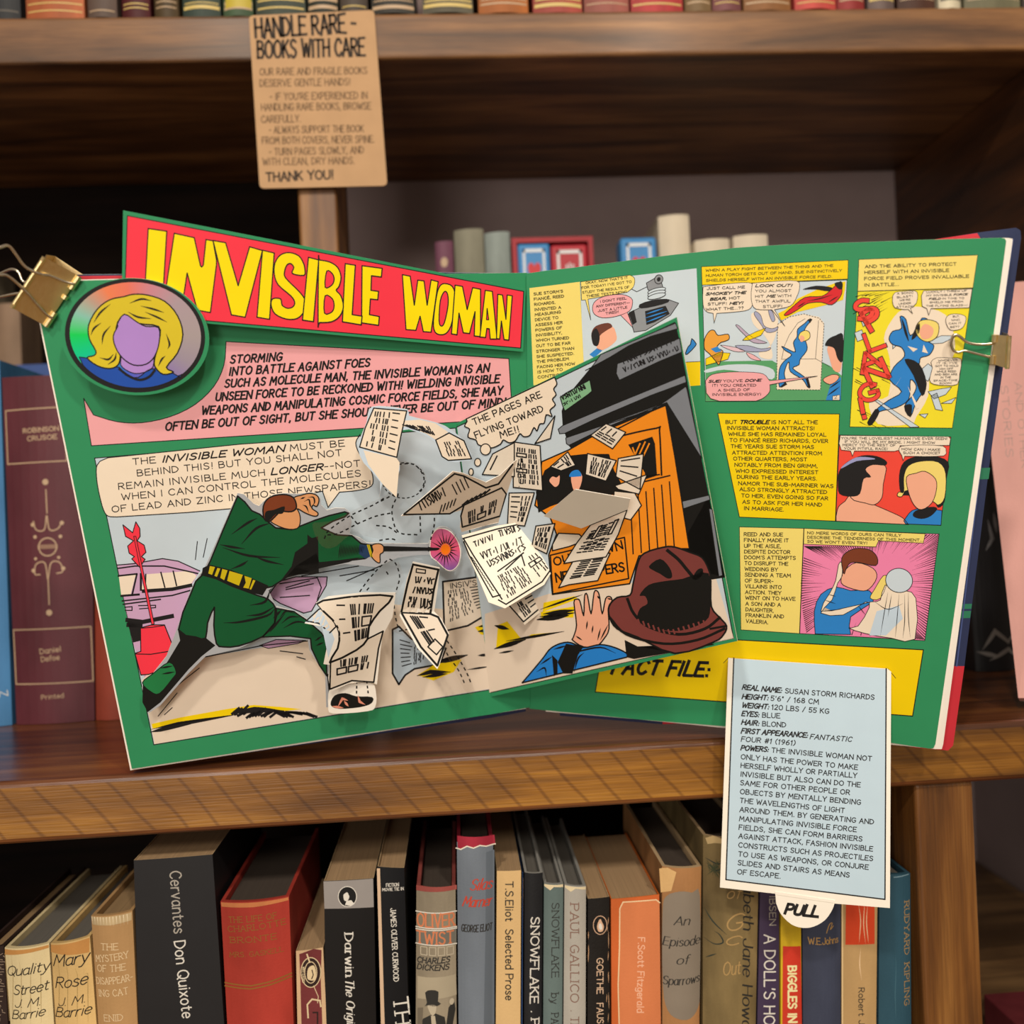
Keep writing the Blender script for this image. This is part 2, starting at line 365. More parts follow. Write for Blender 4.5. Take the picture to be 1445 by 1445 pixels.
# ------------------------------------------------------------------ stroke lettering (cap height 10)
GL = {}
def _gl(t):
    for row in t.strip().split('\n'):
        ch, wd, st = row.split(' ', 2)
        GL[ch] = (float(wd), [(g.startswith('~'), pts(g.lstrip('~'))) for g in st.split('|')])
_gl('''A 7 0,0 3.5,10 7,0|1.2,3.4 5.8,3.4
B 6.2 0,0 0,10|~0,10 4,9.8 5.4,7.8 4,5.7 0,5.3|~0,5.3 4.6,5 6.2,2.8 4.6,.3 0,0
C 6.4 ~6.4,8.2 4.5,10 2,9.4 .2,6.5 .2,3.3 2,.5 4.5,0 6.4,1.6
D 6.6 0,0 0,10|~0,10 4,9.3 6.5,6 6.3,3.5 4,.7 0,0
E 5.6 5.4,10 0,10 0,0 5.6,0|0,5.2 4.8,5.2
F 5.4 5.4,10 0,10 0,0|0,5.2 4.6,5.2
G 6.8 ~6.4,8.6 4.5,10 2,9.4 .2,6.5 .2,3.3 2,.4 4.6,0 6.6,1.8 6.7,4.4|6.7,4.4 3.8,4.4
H 6.4 0,0 0,10|6.4,0 6.4,10|0,5.2 6.4,5.2
I 1.2 .6,0 .6,10
J 5 5,10 5,3|~5,3 4.4,.8 2.5,0 .7,.8 0,2.6
K 6.2 0,0 0,10|5.8,10 0,4.6|1.6,6 6.2,0
L 5.2 0,10 0,0 5.2,0
M 8.4 0,0 1,10 4.2,3 7.4,10 8.4,0
N 6.8 0,0 0,10 6.8,0 6.8,10
O 7.6 ~3.8,10 1,8.4 0,5 1,1.5 3.8,0 6.6,1.5 7.6,5 6.6,8.4 3.8,10
P 6 0,0 0,10|~0,10 4.4,9.8 6,7.4 4.4,4.9 0,4.6
Q 7.6 ~3.8,10 1,8.4 0,5 1,1.5 3.8,0 6.6,1.5 7.6,5 6.6,8.4 3.8,10|4.6,2.6 7.6,-.8
R 6.2 0,0 0,10|~0,10 4.2,9.8 5.7,7.5 4.2,5.2 0,4.9|2.4,5 6.2,0
S 5.8 ~5.5,8.7 3.6,10 1.2,9.5 .3,7.6 1.5,5.8 4.3,4.6 5.7,2.7 4.6,.5 2.2,0 0,1.4
T 6.4 0,10 6.4,10|3.2,10 3.2,0
U 6.6 0,10 0,3.5|~0,3.5 .8,.9 3.3,0 5.8,.9 6.6,3.5|6.6,3.5 6.6,10
V 6.8 0,10 3.4,0 6.8,10
W 9.2 0,10 2.2,0 4.6,8 7,0 9.2,10
X 6.4 0,0 6.4,10|0,10 6.4,0
Y 6.4 0,10 3.2,5 6.4,10|3.2,5 3.2,0
Z 6.2 0,10 6.2,10 0,0 6.2,0
0 6.2 ~3.1,10 .7,8.4 0,5 .7,1.5 3.1,0 5.5,1.5 6.2,5 5.5,8.4 3.1,10
1 2.6 .2,8 1.8,10 1.8,0
2 5.6 ~.2,7.8 1.5,9.7 3.6,10 5.2,8.3 4.8,5.8 0,0|0,0 5.6,0
3 5.4 ~.3,9 2.6,10 4.8,8.6 4.4,6.2 2,5.3|~2,5.3 4.8,4.6 5.3,2.2 3,.1 0,1
4 6 4.4,0 4.4,10 0,3 6,3
5 5.4 5,10 .8,10 .4,5.6|~.4,5.6 3.2,6 5.3,3.6 4.2,.7 1.8,0 0,1.1
6 5.6 ~4.4,10 1.6,7.6 .2,3.6 1.2,.6 3.2,0 5.2,1.2 5.4,3.6 3.8,5.4 1.4,4.8 .3,3
7 5.4 0,10 5.4,10 1.8,0
8 5.6 ~2.8,5.4 .8,6.8 .9,9 2.8,10 4.7,9 4.8,6.8 2.8,5.4 .3,3.7 .4,1.1 2.8,0 5.2,1.1 5.3,3.7 2.8,5.4
9 5.6 ~5.2,7 4.2,5.2 2,4.8 .3,6.4 .6,8.8 2.6,10 4.8,9 5.3,6.4 4.4,2.6 1.8,0
. 1 .4,.2 .7,.2
, 1.2 .8,.6 .2,-1.6
! 1.4 1,10 .7,3|.6,.2 .8,.2
? 4.6 ~0,8.4 1.6,10 3.8,9.4 4.4,7.4 3.2,5.4 2.2,4.4 2.1,3|2,.2 2.2,.2
: 1 .4,.4 .7,.4|.4,5 .7,5
' 1 .8,10 .4,7.4
" 2.4 .6,10 .4,7.6|2,10 1.8,7.6
- 3.6 0,4.6 3.6,4.6
_ 6 0,4.6 6,4.6
/ 4.6 0,-.6 4.6,10.4
# 6.4 1.6,0 2.6,10|4.4,0 5.4,10|0,3.2 6,3.2|.4,6.8 6.4,6.8
( 2.4 ~2.4,10.8 .6,8 0,5 .6,2 2.4,-.8
) 2.4 ~0,10.8 1.8,8 2.4,5 1.8,2 0,-.8
& 7 ~6.8,0 1.6,7.2 2,9.6 3.6,10 4.6,8.4 3,6 .6,3.6 .4,1.2 2.4,0 4.8,.8 6.6,4.2
; 1.2 .8,.6 .2,-1.6|.5,5 .8,5
a 5 ~4.6,5.6 2.6,6.8 .6,5.6 0,3.2 .7,.7 2.4,0 4.4,1.4|4.6,6.6 4.6,1|~4.6,1 4.9,.1 5.4,.2
b 5 0,10.4 0,0|~0,5 1.6,6.6 3.6,6.5 4.9,4.8 4.9,2 3.5,.1 1.5,.2 0,1.6
c 4.4 ~4.3,5.4 2.8,6.8 1,6 0,3.6 .8,.9 2.6,0 4.4,1.2
d 5 ~5,5 3.4,6.7 1.4,6.5 .1,4.4 .2,1.8 1.5,.1 3.5,.3 5,1.6|5,10.4 5,0
e 4.8 ~.2,3.6 4.6,3.6 4.2,5.8 2.5,6.8 .8,5.8 0,3.4 .8,.9 2.6,0 4.5,1.1
f 3.4 ~3.6,9.8 2.4,10.4 1.4,9.2 1.3,7.4|1.3,7.4 1.3,0|0,6.6 3.2,6.6
g 5 ~4.8,5.4 3.2,6.8 1.2,6.3 0,3.8 .8,1 2.6,.3 4.8,2|4.9,6.6 4.9,-1|~4.9,-1 4,-3 2,-3.3 .2,-2.4
h 4.8 0,10.4 0,0|~0,4.8 1.6,6.6 3.4,6.7 4.6,5.2 4.7,3.6|4.7,3.6 4.7,0
i 1 .5,6.6 .5,0|.4,9.2 .6,9.2
j 2 1.4,6.6 1.4,-2|~1.4,-2 .8,-3.2 -.4,-3.2|1.3,9.2 1.5,9.2
k 4.6 0,10.4 0,0|4.2,6.6 0,2.8|1.4,4 4.6,0
l 1 .5,10.4 .5,0
m 8 0,6.6 0,0|~0,4.8 1.4,6.6 2.9,6.6 3.9,5 4,3.6|4,3.6 4,0|~4,4.8 5.4,6.6 6.9,6.6 7.9,5 8,3.6|8,3.6 8,0
n 4.8 0,6.6 0,0|~0,4.8 1.6,6.6 3.4,6.7 4.6,5.2 4.7,3.6|4.7,3.6 4.7,0
o 5.2 ~2.6,6.8 .7,5.7 0,3.4 .7,1 2.6,0 4.5,1 5.2,3.4 4.5,5.7 2.6,6.8
p 5 0,6.6 0,-3.4|~0,5 1.6,6.6 3.6,6.5 4.9,4.8 4.9,2 3.5,.1 1.5,.2 0,1.6
q 5 5,6.6 5,-3.4|~5,5 3.4,6.7 1.4,6.5 .1,4.4 .2,1.8 1.5,.1 3.5,.3 5,1.6
r 3.2 0,6.6 0,0|~0,4.4 1.2,6.4 3.2,6.6
s 4.2 ~4,5.6 2.4,6.8 .8,6.2 .5,4.8 2.2,3.6 4,2.4 4,.9 2.2,0 0,1
t 3.4 1.3,9 1.3,1.6|~1.3,1.6 2,.1 3.5,.4|0,6.6 3.2,6.6
u 4.8 0,6.6 0,3|~0,3 .4,.7 1.8,0 3.4,.4 4.8,2.2|4.8,6.6 4.8,0
v 4.8 0,6.6 2.4,0 4.8,6.6
w 7 0,6.6 1.8,0 3.5,5.8 5.2,0 7,6.6
x 4.6 0,6.6 4.6,0|4.6,6.6 0,0
y 4.8 0,6.6 2.5,.2|4.8,6.6 2.2,-1.4|~2.2,-1.4 1.2,-3.2 -.4,-3.2
z 4.4 0,6.6 4.4,6.6 0,0 4.4,0''')
GL['É'] = (5.6, GL['E'][1]+[(False, [(2, 11.4), (3.8, 13)])])
def glyphs(t, gap=2.2, space=4.6):
    """-> total width, [(bold, strokes)] ; * switches bold italic"""
    x = 0; out = []; bold = False
    for ch in t:
        if ch == '*': bold = not bold; continue
        if ch == ' ': x += space; continue
        g = GL.get(ch)
        if g is None: continue
        wd, st = g
        k = 1.12 if bold else 1.0
        for sm, ps in st:
            q = smooth(ps, n=3) if sm and len(ps) > 2 else ps
            out.append((bold, [(x+p[0]*k, p[1]) for p in q]))
        x += wd*k+gap
    return max(.1, x-gap), out
def text(mb, s, t, p0, p1, h, m, k=3, wd=.14, slant=0.0, up=None, serif=False, pen=0.0, gap=2.2, jit=0.0, space=4.6):
    """letters along p0-p1; h cap height in pixels; wd stroke as a share of h"""
    p0, p1 = Vector(p0), Vector(p1); W, st = glyphs(t, gap, space)
    d = (p1-p0)/W; u = Vector(up) if up else Vector((d.y, -d.x))
    u = u.normalized()*(h/10)
    for bold, ps in st:
        sl = slant + (.26 if bold else 0); ww = wd*h*(1.55 if bold else 1)
        q = [p0+d*(x+sl*y)+u*(y+(random.uniform(-jit, jit) if jit else 0)) for x, y in ps]
        if pen and len(q) > 1:
            for a, b in zip(q, q[1:]):
                g = (b-a); 
                if g.length < 1e-5: continue
                g = g.normalized(); vert = abs(g.dot(u.normalized()))
                mb.line(s, [a, b], ww*(1-pen+pen*vert*vert*1.5), m, k, cap=.3)
        else: mb.line(s, q, ww, m, k)
        if serif:
            for a, b in ((ps[0], ps[1]), (ps[-1], ps[-2])):
                if (a[1] < .6 or a[1] > 9.4) and abs(a[1]-b[1]) > 1.5:
                    c = p0+d*(a[0]+sl*a[1])+u*a[1]
                    e = d*1.5
                    mb.line(s, [c-e, c+e], ww*.7, m, k, cap=.2)

# ================================================================== the place
SH, SHF = 1.1595, 0.5435            # top and front of the deep shelf
UPB, UPT, UPF = 1.663, 1.699, 0.73 # the shallower shelf above it
LOW = 0.89                         # the shelf below
BACK, RIGHT, LEFT = 1.0, 0.565, -0.95
wall_m = paper('8f7d7b', .85, .06, .15, scale=30)
mb = MB(); mb.box(LEFT-.4, RIGHT+.1, BACK, BACK+.05, 0, 2.6, wall_m); struct(mb.build('wall_back'))
mb = MB(); mb.box(RIGHT, RIGHT+.05, .72, BACK, 0, 2.6, wall_m); struct(mb.build('wall_right'))
floor_m = wood('floor_boards', 'X', '6a4c2c', '9a7648', 'bd9862', .5, seed=4)
mb = MB(); mb.box(-2.5, 2.5, -2.5, BACK+.05, -.05, 0, floor_m); struct(mb.build('floor'))

wd_front = wood('sawn_shelf_edge', 'X', '553310', '96641f', 'c18b38', .42, saw=True, coat=.15, seed=1.3)
wd_top = wood('varnished_shelf_top', 'X', '35190a', '704020', 'a06832', .33, coat=.45, seed=1.3)
wd_up = wood('upper_shelf_timber', 'X', '3a2412', '835a34', 'b98650', .55, coat=.05, seed=3.1, grain=42)
backing_m = wood('near_black_backing', 'X', '0c0705', '170e0a', '22160f', .7, coat=0, seed=5.1)  # near black: holds the shade at the back of the lower bay
backing_m.node_tree.nodes['Principled BSDF'].inputs['Specular IOR Level'].default_value = .08
wd_post = wood('post_timber', 'Z', '3a200a', '7a4d1e', 'a8763a', .5, coat=.05, seed=2.2)
wd_dark = wood('dark_stained_timber', 'Y', '1c0e06', '43260f', '633a18', .5, seed=6.4)
wd_low = wood('worn_pale_board', 'X', '3d2916', '6e5232', '937048', .55, seed=8.1)
bookcase = thing('bookcase', (0, .75, 0), 'dark stained wooden bookcase with thick varnished shelves and square posts', 'bookcase')
def board(x0, x1, y0, y1, z0, z1, m, name='shelf_board', bev=.003, top=None):
    mb = MB(); n = 4; rnd = random.Random(int(z0*1000))
    # a long board with a slightly wandering front edge
    xs = [x0+(x1-x0)*i/n for i in range(n+1)]
    fr = [(x, y0+0) for x in xs]
    ring = [(x, y) for x, y in fr]+[(x1, y1), (x0, y1)]
    mb.mat(m); mb.mat(top or m)
    mb.hexa([(x, y, z0) for x, y in ring], [(x, y, z1) for x, y in ring], m)
    if top: mb.mi[0] = mb.mi[1] = 1
    o = mb.build(name, bookcase, bevel=bev)
    if top and bev: o.modifiers[0].material = 1
    return o
board(LEFT, RIGHT-.002, SHF, BACK, SH-.036, SH, wd_front, bev=.0035, top=wd_top)
board(LEFT, RIGHT-.002, UPF, BACK, UPB, UPT, wd_up)
board(LEFT, RIGHT-.002, SHF+.005, BACK, LOW-.036, LOW, wd_low)
def post(p0, p1, y0, dep, z0, z1, m):
    """front face between two pixels"""
    a, b = at_y(*p0, y0), at_y(*p1, y0)
    mb = MB(); mb.box(a.x, b.x, y0, y0+dep, z0, z1, m); return mb.build('post', bookcase, bevel=.0025)
post((421, 300), (476, 300), UPF+.004, .085, SH, UPB, wd_post)
post((1298, 1270), (1381, 1270), SHF+.006, .08, LOW, SH-.036, wd_post)
mb = MB(); mb.box(.505, .53, UPF+.01, BACK, SH, UPB, wd_dark); mb.build('side_panel', bookcase, bevel=.002)
mb = MB(); mb.box(LEFT-.03, LEFT, SHF+.01, BACK, 0, 2.2, wd_dark); mb.build('side_panel', bookcase, bevel=.002)
mb = MB(); mb.box(.30, .34, SHF+.1, BACK, 0, LOW-.036, wd_dark); mb.build('post', bookcase, bevel=.002)
mb = MB(); mb.box(LEFT, -.13, BACK-.012, BACK-.001, SH, UPB, backing_m); mb.build('dark_backing', bookcase, bevel=.001)  # near-black sheet across the left of the back wall
mb = MB(); mb.box(LEFT, .28, BACK-.012, BACK-.001, LOW, SH-.036, backing_m); mb.build('dark_backing', bookcase, bevel=.001)  # added sheet: lower bay's shade put into its colour
# narrow raised ledge at the back of the deep shelf
mb = MB(); mb.box(-.08, .42, .82, BACK, 1.435, 1.455, wd_dark); mb.build('ledge', bookcase, bevel=.002)
for x in (-.07, .39):
    mb = MB(); mb.box(x, x+.02, .84, BACK, SH, 1.435, wd_dark); mb.build('ledge_support', bookcase, bevel=.002)

# ------------------------------------------------------------------ books on the shelves
def clamp(x): return max(0., min(1., x))
class Spine:
    """the printed face of a spine: a slightly rounded strip at depth yf"""
    def __init__(s, yf, tl, tr, bl, br, bulge):
        s.yf, s.tl, s.tr, s.bl, s.br, s.bulge, s.bump = yf, tl, tr, bl, br, bulge, (lambda x, y: 0) if bulge else None
        s.step = 2.5
    def map(s, p, lift=0):
        q = at_y(p[0], p[1], s.yf)
        t = (q.z-s.bl.z)/(s.tl.z-s.bl.z)
        xl = s.bl.x+(s.tl.x-s.bl.x)*t; xr = s.br.x+(s.tr.x-s.br.x)*t
        u = clamp((q.x-xl)/(xr-xl))
        y = s.yf-s.bulge*(1-(2*u-1)**2)-lift-.00008
        return Vector((q.x, y, q.z))
def book(name, label, group, tl, tr, bl, br, yf, depth, z0, cov, leaf, hard=True, bulge=None, yb=1445, gap=.0003, cat='book', jacket=None, topdark=None, inner=None):
    """tl, tr: top corners of the spine in the photograph; bl, br: x of its edges at height yb"""
    z0 += .0004
    TL, TR = at_y(*tl, yf), at_y(*tr, yf)
    zt = (TL.z+TR.z)/2
    def low(p, q):
        B = at_y(q, yb, yf); k = (z0-p.z)/(B.z-p.z); return p.x+(B.x-p.x)*k
    xa, xb = low(TL, bl), low(TR, br)
    a0, b0, a1, b1 = xa+gap, xb-gap, TL.x+gap, TR.x-gap
    wdt = b1-a1
    if bulge is None: bulge = min(.004, wdt*.14) if hard else .0006
    root = thing(name, ((a0+b0)/2, yf+depth/2, z0), label, cat, group)
    t = min(.0022 if hard else .0005, wdt*.14)
    n = 10
    us = [i/n for i in range(n+1)]
    outer = [(0, depth)]+[(u, -bulge*(1-(2*u-1)**2)) for u in us]+[(1, depth)]
    tu = t/wdt
    inner_ = [(1-tu, depth)]+[(1-tu-(1-2*tu)*u, t-bulge*.8*(1-(2*u-1)**2)) for u in us]+[(tu, depth)]
    ring = outer+inner_; N = len(ring); no = len(outer)
    lo = [Vector((a0+(b0-a0)*u, yf+y, z0)) for u, y in ring]; hi = [Vector((a1+(b1-a1)*u, yf+y, zt+(TL.z-zt)*(1-u)+(TR.z-zt)*u)) for u, y in ring]
    mb = MB()
    for j in range(N):
        k = (j+1) % N
        mb.face([lo[j], lo[k], hi[k], hi[j]], cov if j < no-1 else (inner or cov))
    for j in range(no-1):                       # rims at head and foot
        jj = N-1-j
        for R_ in (lo, hi): mb.face([R_[j], R_[j+1], R_[jj-1], R_[jj]], inner or cov)
    s = Spine(yf, Vector((a1, yf, TL.z)), Vector((b1, yf, TR.z)), Vector((a0, yf, z0)), Vector((b0, yf, z0)), bulge)
    # the block of leaves
    pb = MB(); dz = .0035 if hard else .0004; lu0, lu1 = tu*1.3, 1-tu*1.3
    y0_, y1_ = yf+t*1.6, yf+depth-(.004 if hard else .0004)
    zt2 = min(TL.z, TR.z)-dz
    pb.hexa([(a0+(b0-a0)*lu0, y0_, z0+dz), (a0+(b0-a0)*lu1, y0_, z0+dz), (a0+(b0-a0)*lu1, y1_, z0+dz), (a0+(b0-a0)*lu0, y1_, z0+dz)],
            [(a1+(b1-a1)*lu0, y0_, zt2), (a1+(b1-a1)*lu1, y0_, zt2), (a1+(b1-a1)*lu1, y1_, zt2), (a1+(b1-a1)*lu0, y1_, zt2)], leaf)
    pb.build('page_block', root)
    return root, mb, s
black = paper('0e0e10', .45, .1)
ink = paper('1c1a1b', .55, .05, 0)

# ================================================================== the open pop-up book
Zo = Vector((0, 0, CZ))
GB = Vector((.0432, .58, -.1235))+Zo; GT = Vector((.0411, .4968, .1371))+Zo
RB = Vector((.2702, .509, -.1443))+Zo; LB = Vector((-.1922, .5421, -.1375))+Zo
LP = sheet3(GB, GT, LB); RP = sheet3(GB, GT, RB)
green = paper('2f8f60', .42, .04); cream = paper('efe0cc', .5, .03); white = paper('f3ece0', .5, .02)
ylw = paper('f2d200', .45, .03); pale = paper('f0dc78', .48, .03); pink = paper('eea9b0', .48, .03); red = paper('f2384c', .42, .03)
sky = paper('c3d2de', .5, .03); road = paper('e6d6c4', .5, .03); lilac = paper('c9a3c8', .5, .03); grey = paper('7f8590', .5, .03)
blk = paper('17171a', .5, .04, 0); bluec = paper('2382d8', .45, .03); skin = paper('efae92', .5, .03); orange = paper('ef8f1c', .45, .03)
coat_g = paper('0a5530', .4, .04); brownh = paper('7a3b38', .5, .05); edge_w = paper('f4eee4', .6, .04)
LP_O = pts('46,399 60,397 112,396 300,391 520,388 647,386 744,385 748,998 693,1008 470,1041 186,1085')
RP_O = pts('743,386 770,382 807,378 891,367 950,359.5 1010,353 1039,349.5 1110,345 1220,341.5 1300,338.5 1412,335.5 1418,336.5 1420,340 1372,690 1320,1050 1317,1056 1311,1056.5 1259,1048.5 1023,1025 900,1015 787,1004 747,1000')
popup = thing('popup_book', (.04, .585, SH), 'open green comic pop-up book standing in a V on the shelf edge', 'book')
navy = paper('2b3558', .45, .1, .08); crimson = paper('c8313f', .45, .06); plaidg = paper('2c7a5c', .5, .05)
# covers and spine
BL_, BR_ = sheet3(GB, GT, LB), sheet3(GB, GT, RB)
mb = MB()
cv = Sheet(BR_.p0-BR_.n*.0105, BR_.n)
mb.slab(cv, pts('762,402 1296,343 1379,328.5 1434,321.5 1440,325 1441,336 1396,657 1361,940 1345,1052 1338,1059 1290,1055 1250,1043 1000,1019 935,1022 790,1010'), navy, .0026, 0)
mb.fill(cv, pts('1220,352 1379,329 1384,337 1300,348'), crimson, 1)
mb.fill(cv, pts('1361,940 1345,1052 1338,1059 1290,1055 1250,1043 1000,1019 935,1022 935,1012 1310,1040 1322,940'), crimson, 1)
for a, b in ((660, 676), (852, 859), (862, 872)):
    f = lambda y: 1440-(y-336)*.1335
    mb.fill(cv, [(f(a)+.5, a), (f(b)+.5, b), (f(b)-30, b+1), (f(a)-30, a+1)], plaidg, 1)
mb.line(cv, [(1429, 338), (1384, 657), (1350, 940)], 2, paper('4a5b92', .5), 2)
mb.build('cover', popup)
mb = MB(); cv = Sheet(BL_.p0-BL_.n*.0105, BL_.n)
mb.slab(cv, pts('49,398 50,391 64,389 112,387.5 300,386 600,384 735,386 742,1004 693,1013 470,1045 190,1085 184,1080'), navy, .0026, 0, paper('b9c4c9', .5))
mb.line(cv, pts('60,393 112,392 300,390'), 5, crimson, 1)
mb.build('cover', popup)
mb = MB()
sp = [GB+Vector((-.011, .016, .003)), GB+Vector((.009, .02, .003)), GT+Vector((.009, .02, -.004)), GT+Vector((-.011, .016, -.004))]
mb.hexa(sp, [p+Vector((0, .0026, 0)) for p in sp], navy); mb.build('spine', popup)
# the other leaves behind the open spread
mb = MB(); q = Sheet(RP.p0-RP.n*.0012, RP.n)
mb.slab(q, pts('760,390 1010,356 1220,344 1424,336 1429,337 1429,340 1380,690 1331,1050 1329,1057 1320,1057 900,1015 770,1004'), edge_w, .008, 0, leaves_mat('f4eee4'))
mb.build('page_block', popup)
mb = MB(); q = Sheet(LP.p0-LP.n*.0012, LP.n)
mb.slab(q, pts('44,400 112,395.5 300,391 735,388 742,1000 470,1043 184,1087'), edge_w, .007, 0, leaves_mat('f4eee4'))
mb.build('page_block', popup)

# ---- left page, printed
left = MB(); left.slab(LP, LP_O, green, .0008, 0, edge_w)
cap = pts('118,562 132,585.5')+smooth(pts('132,585.5 165,595 200,596.5 240,588 275,571 302,545 316,515 319,482'), n=3)[1:]+pts('520,493 718,506 723,585 700,592 129,629')
left.shape(LP, cap, pink, blk, 1, 1.2)
def T(mb, s, vw, t, a, b, h, m=ink, **kw):
    (x0, y0), (x1, y1) = V(vw[0], a)[0], V(vw[-1], b)[0]
    text(mb, s, t, (x0, y0), (x1, y1), h, m, **kw)
for k, t, a, b in (('MM', 'STORMING', '745,1050', '1070,1032'), ('MN', 'INTO BATTLE AGAINST FOES', '738,1127', '320,888'),
                   ('MN', 'SUCH AS MOLECULE MAN, THE INVISIBLE WOMAN IS AN', '710,1204', '1080,922'),
                   ('MN', 'UNSEEN FORCE TO BE RECKONED WITH! WIELDING INVISIBLE', '652,1289', '1145,992'),
                   ('MN', 'WEAPONS AND MANIPULATING COSMIC FORCE FIELDS, SHE MAY', '563,1377', '1165,1067'),
                   ('AN', 'OFTEN BE OUT OF SIGHT, BUT SHE SHOULD NEVER BE OUT OF MIND!', '576,190', '1185,1140')):
    T(left, LP, k, t, a, b, 10.6, wd=.235, slant=.26, gap=2.9, k=4)
# the framed scene
left.shape(LP, pts('133.5,646.5 643,604 693,973 217,1051'), sky, blk, 1, 1.3)
left.shape(LP, V('D', '20,135 250,102 330,118 440,165 395,245 330,470 200,900 165,730 90,500'), lilac, None, 2)
left.fill(LP, pts('218,1050 200,960 215,945 290,927 440,902 548,852 690,866 692,972'), road, 3)
# parked cars
left.fill(LP, V('D', '28,195 115,180 88,285 40,290'), cream, 3); left.fill(LP, V('D', '165,182 390,165 425,190 390,240 300,260 140,262'), cream, 3)
for q, wdd in (('20,135 105,128 250,102 330,115 440,165', 1.5), ('22,152 110,140 260,140 430,178', 2), ('28,190 120,180 96,285', 2.4), ('140,180 140,262', 3), ('152,268 300,258 395,238', 5),
               ('40,292 130,285', 3), ('45,318 300,290 400,262', 2), ('50,335 240,310', 2), ('60,350 95,347 95,366 62,366', 1.5), ('130,342 215,340 215,352 135,358', 1.5), ('70,415 150,425 300,395', 6), ('75,440 140,445', 6),
               ('165,182 162,258', 2), ('242,172 262,248', 2), ('305,166 322,240', 2)):
    left.line(LP, V('D', q), wdd, blk, 4)
left.fill(LP, V('D', '70,420 150,430 140,520 100,530'), blk, 4)
left.shape(LP, V('D', '790,290 840,220 930,195 1090,195 1085,240 1050,300 1010,370 970,380 850,330'), lilac, blk, 4, 1.5)
for q in ('850,230 1040,200 1060,250 1040,310', '880,260 1020,230', '850,300 1000,290', '880,250 1000,215'): left.line(LP, V('D', q), 1.6, blk, 6)
left.shape(LP, V('D', '745,545 830,515 980,520 940,535 790,560'), lilac, blk, 4, 1.2)
for q in ('470,603 760,545 1010,520', '850,573 965,587', '935,603 978,615', '1155,190 1330,160', '1190,215 1360,140', '960,190 1250,140'): left.line(LP, V('D', q), 1.5, blk, 6)
for q in ('418,107 428,15', '458,95 478,0'): left.line(LP, V('D', q), 1.2, blk, 4)
# red arrow lamp in its tub
left.shape(LP, V('A', '335,725 390,770 408,708 430,745 432,790 415,815 455,840 465,880 440,905 460,920 430,965 385,918 400,905 370,885 362,845 395,815 350,790'), red, blk, 6, 1.3)
left.shape(LP, V('A', '396,790 408,790 512,1285 498,1290'), red, blk, 8, 1)
left.shape(LP, V('D', '138,455 195,440 260,440 300,540 305,575 330,640 180,692 140,695 110,585 140,575'), red, blk, 7, 1.4)
left.line(LP, V('D', '110,588 190,590 300,572'), 1.4, blk, 9); left.line(LP, V('D', '138,457 200,452 262,442'), 1.2, blk, 9)
# road stripes
left.fill(LP, V('D', '195,945 340,912 560,872 715,848 850,858 960,870 860,880 690,880 560,908 330,950 200,968'), ylw, 6)
for q, wdd in (('195,985 240,975 400,935 640,895', 6), ('195,972 330,940 560,905', 3), ('610,890 720,872 860,878', 8)): left.line(LP, V('D', q), wdd, blk, 7, taper=2)
rr = random.Random(3)
for i in range(26):
    x = 640+i*15; y = 885+rr.uniform(-16, 10)
    left.line(LP, V('D', f'{x},{y-rr.uniform(0,20)} {x-35},{y+18}' if i < 14 else f'{x-30},{870+i*.8} {x+20},{888+rr.uniform(-4,22)}'), 3.6, blk, 8)
for q, wdd in (('228,905 325,787', 1.2), ('260,898 300,862', 1.2), ('330,745 438,660', 1.3)): left.line(LP, V('D', q), wdd, blk, 7)
left.fill(LP, V('E', '1085,565 1240,510 1270,520 1290,570 1420,600 1445,640 1300,640 1210,690 1160,735 1290,640 1120,610'), ylw, 6)
for q, wdd in (('1120,560 1270,530', 7), ('1120,590 1280,570', 9), ('1150,605 1300,600', 8), ('1290,625 1440,605', 5), ('1190,700 1390,650', 6), ('1110,745 1170,740', 4), ('1240,722 1320,715', 2), ('1040,835 1180,815', 2.6)):
    left.line(LP, V('E', q), wdd, blk, 7, taper=2)
left.fill(LP, V('E', '720,870 830,800 1000,770 950,850 820,905'), ylw, 6)
for q, wdd in (('840,790 1025,745', 8), ('870,775 1010,750', 6), ('725,872 800,850 920,850', 6), ('760,882 900,862', 5)): left.line(LP, V('E', q), wdd, blk, 7, taper=2)
# printed newspapers lying on the scene
def scribble(mb, s, quad, rows, k, seed, m=None, wdd=1.5, cols=2, dens=1.25):
    """rows of mock print: short strokes in columns inside a four-sided area"""
    r_ = random.Random(seed); A_, B_, C_, D_ = [Vector(p) for p in quad]; m = m or blk
    P = lambda u, v: A_.lerp(B_, u).lerp(D_.lerp(C_, u), v)
    for c in range(cols):
        u0, u1 = c/cols+.03, (c+1)/cols-.03
        style = r_.choice('vhbv')
        for r in range(rows):
            v0, v1 = r/rows+.02, (r+.8)/rows
            if style == 'b' and r % 3 == 1:
                mb.line(s, [P(u0, v0), P(u1, v0), P(u1, v1), P(u0, v1)], wdd, m, k, closed=True); continue
            if style == 'h':
                mb.line(s, [P(u0+r_.uniform(0, .03), v0), P(u1-r_.uniform(0, .12), v0+.01)], wdd, m, k); continue
            n = max(2, int((u1-u0)*(B_-A_).length/3.9*dens))
            for i in range(n):
                if r_.random() < .1: continue
                u = u0+(u1-u0)*(i+r_.uniform(.2, .8))/n
                mb.line(s, [P(u, v0), P(u+r_.uniform(-.012, .012), v1)], wdd, m, k)
news = paper('e9dccb', .5, .04)
left.shape(LP, V('E', '560,580 600,560 680,640 900,700 860,800 700,830 640,870 600,930 560,860'), paper('b9cbdb', .5), blk, 4, 2.6)
scribble(left, LP, V('E', '600,640 780,690 760,780 615,840'), 7, 6, 4, cols=2)
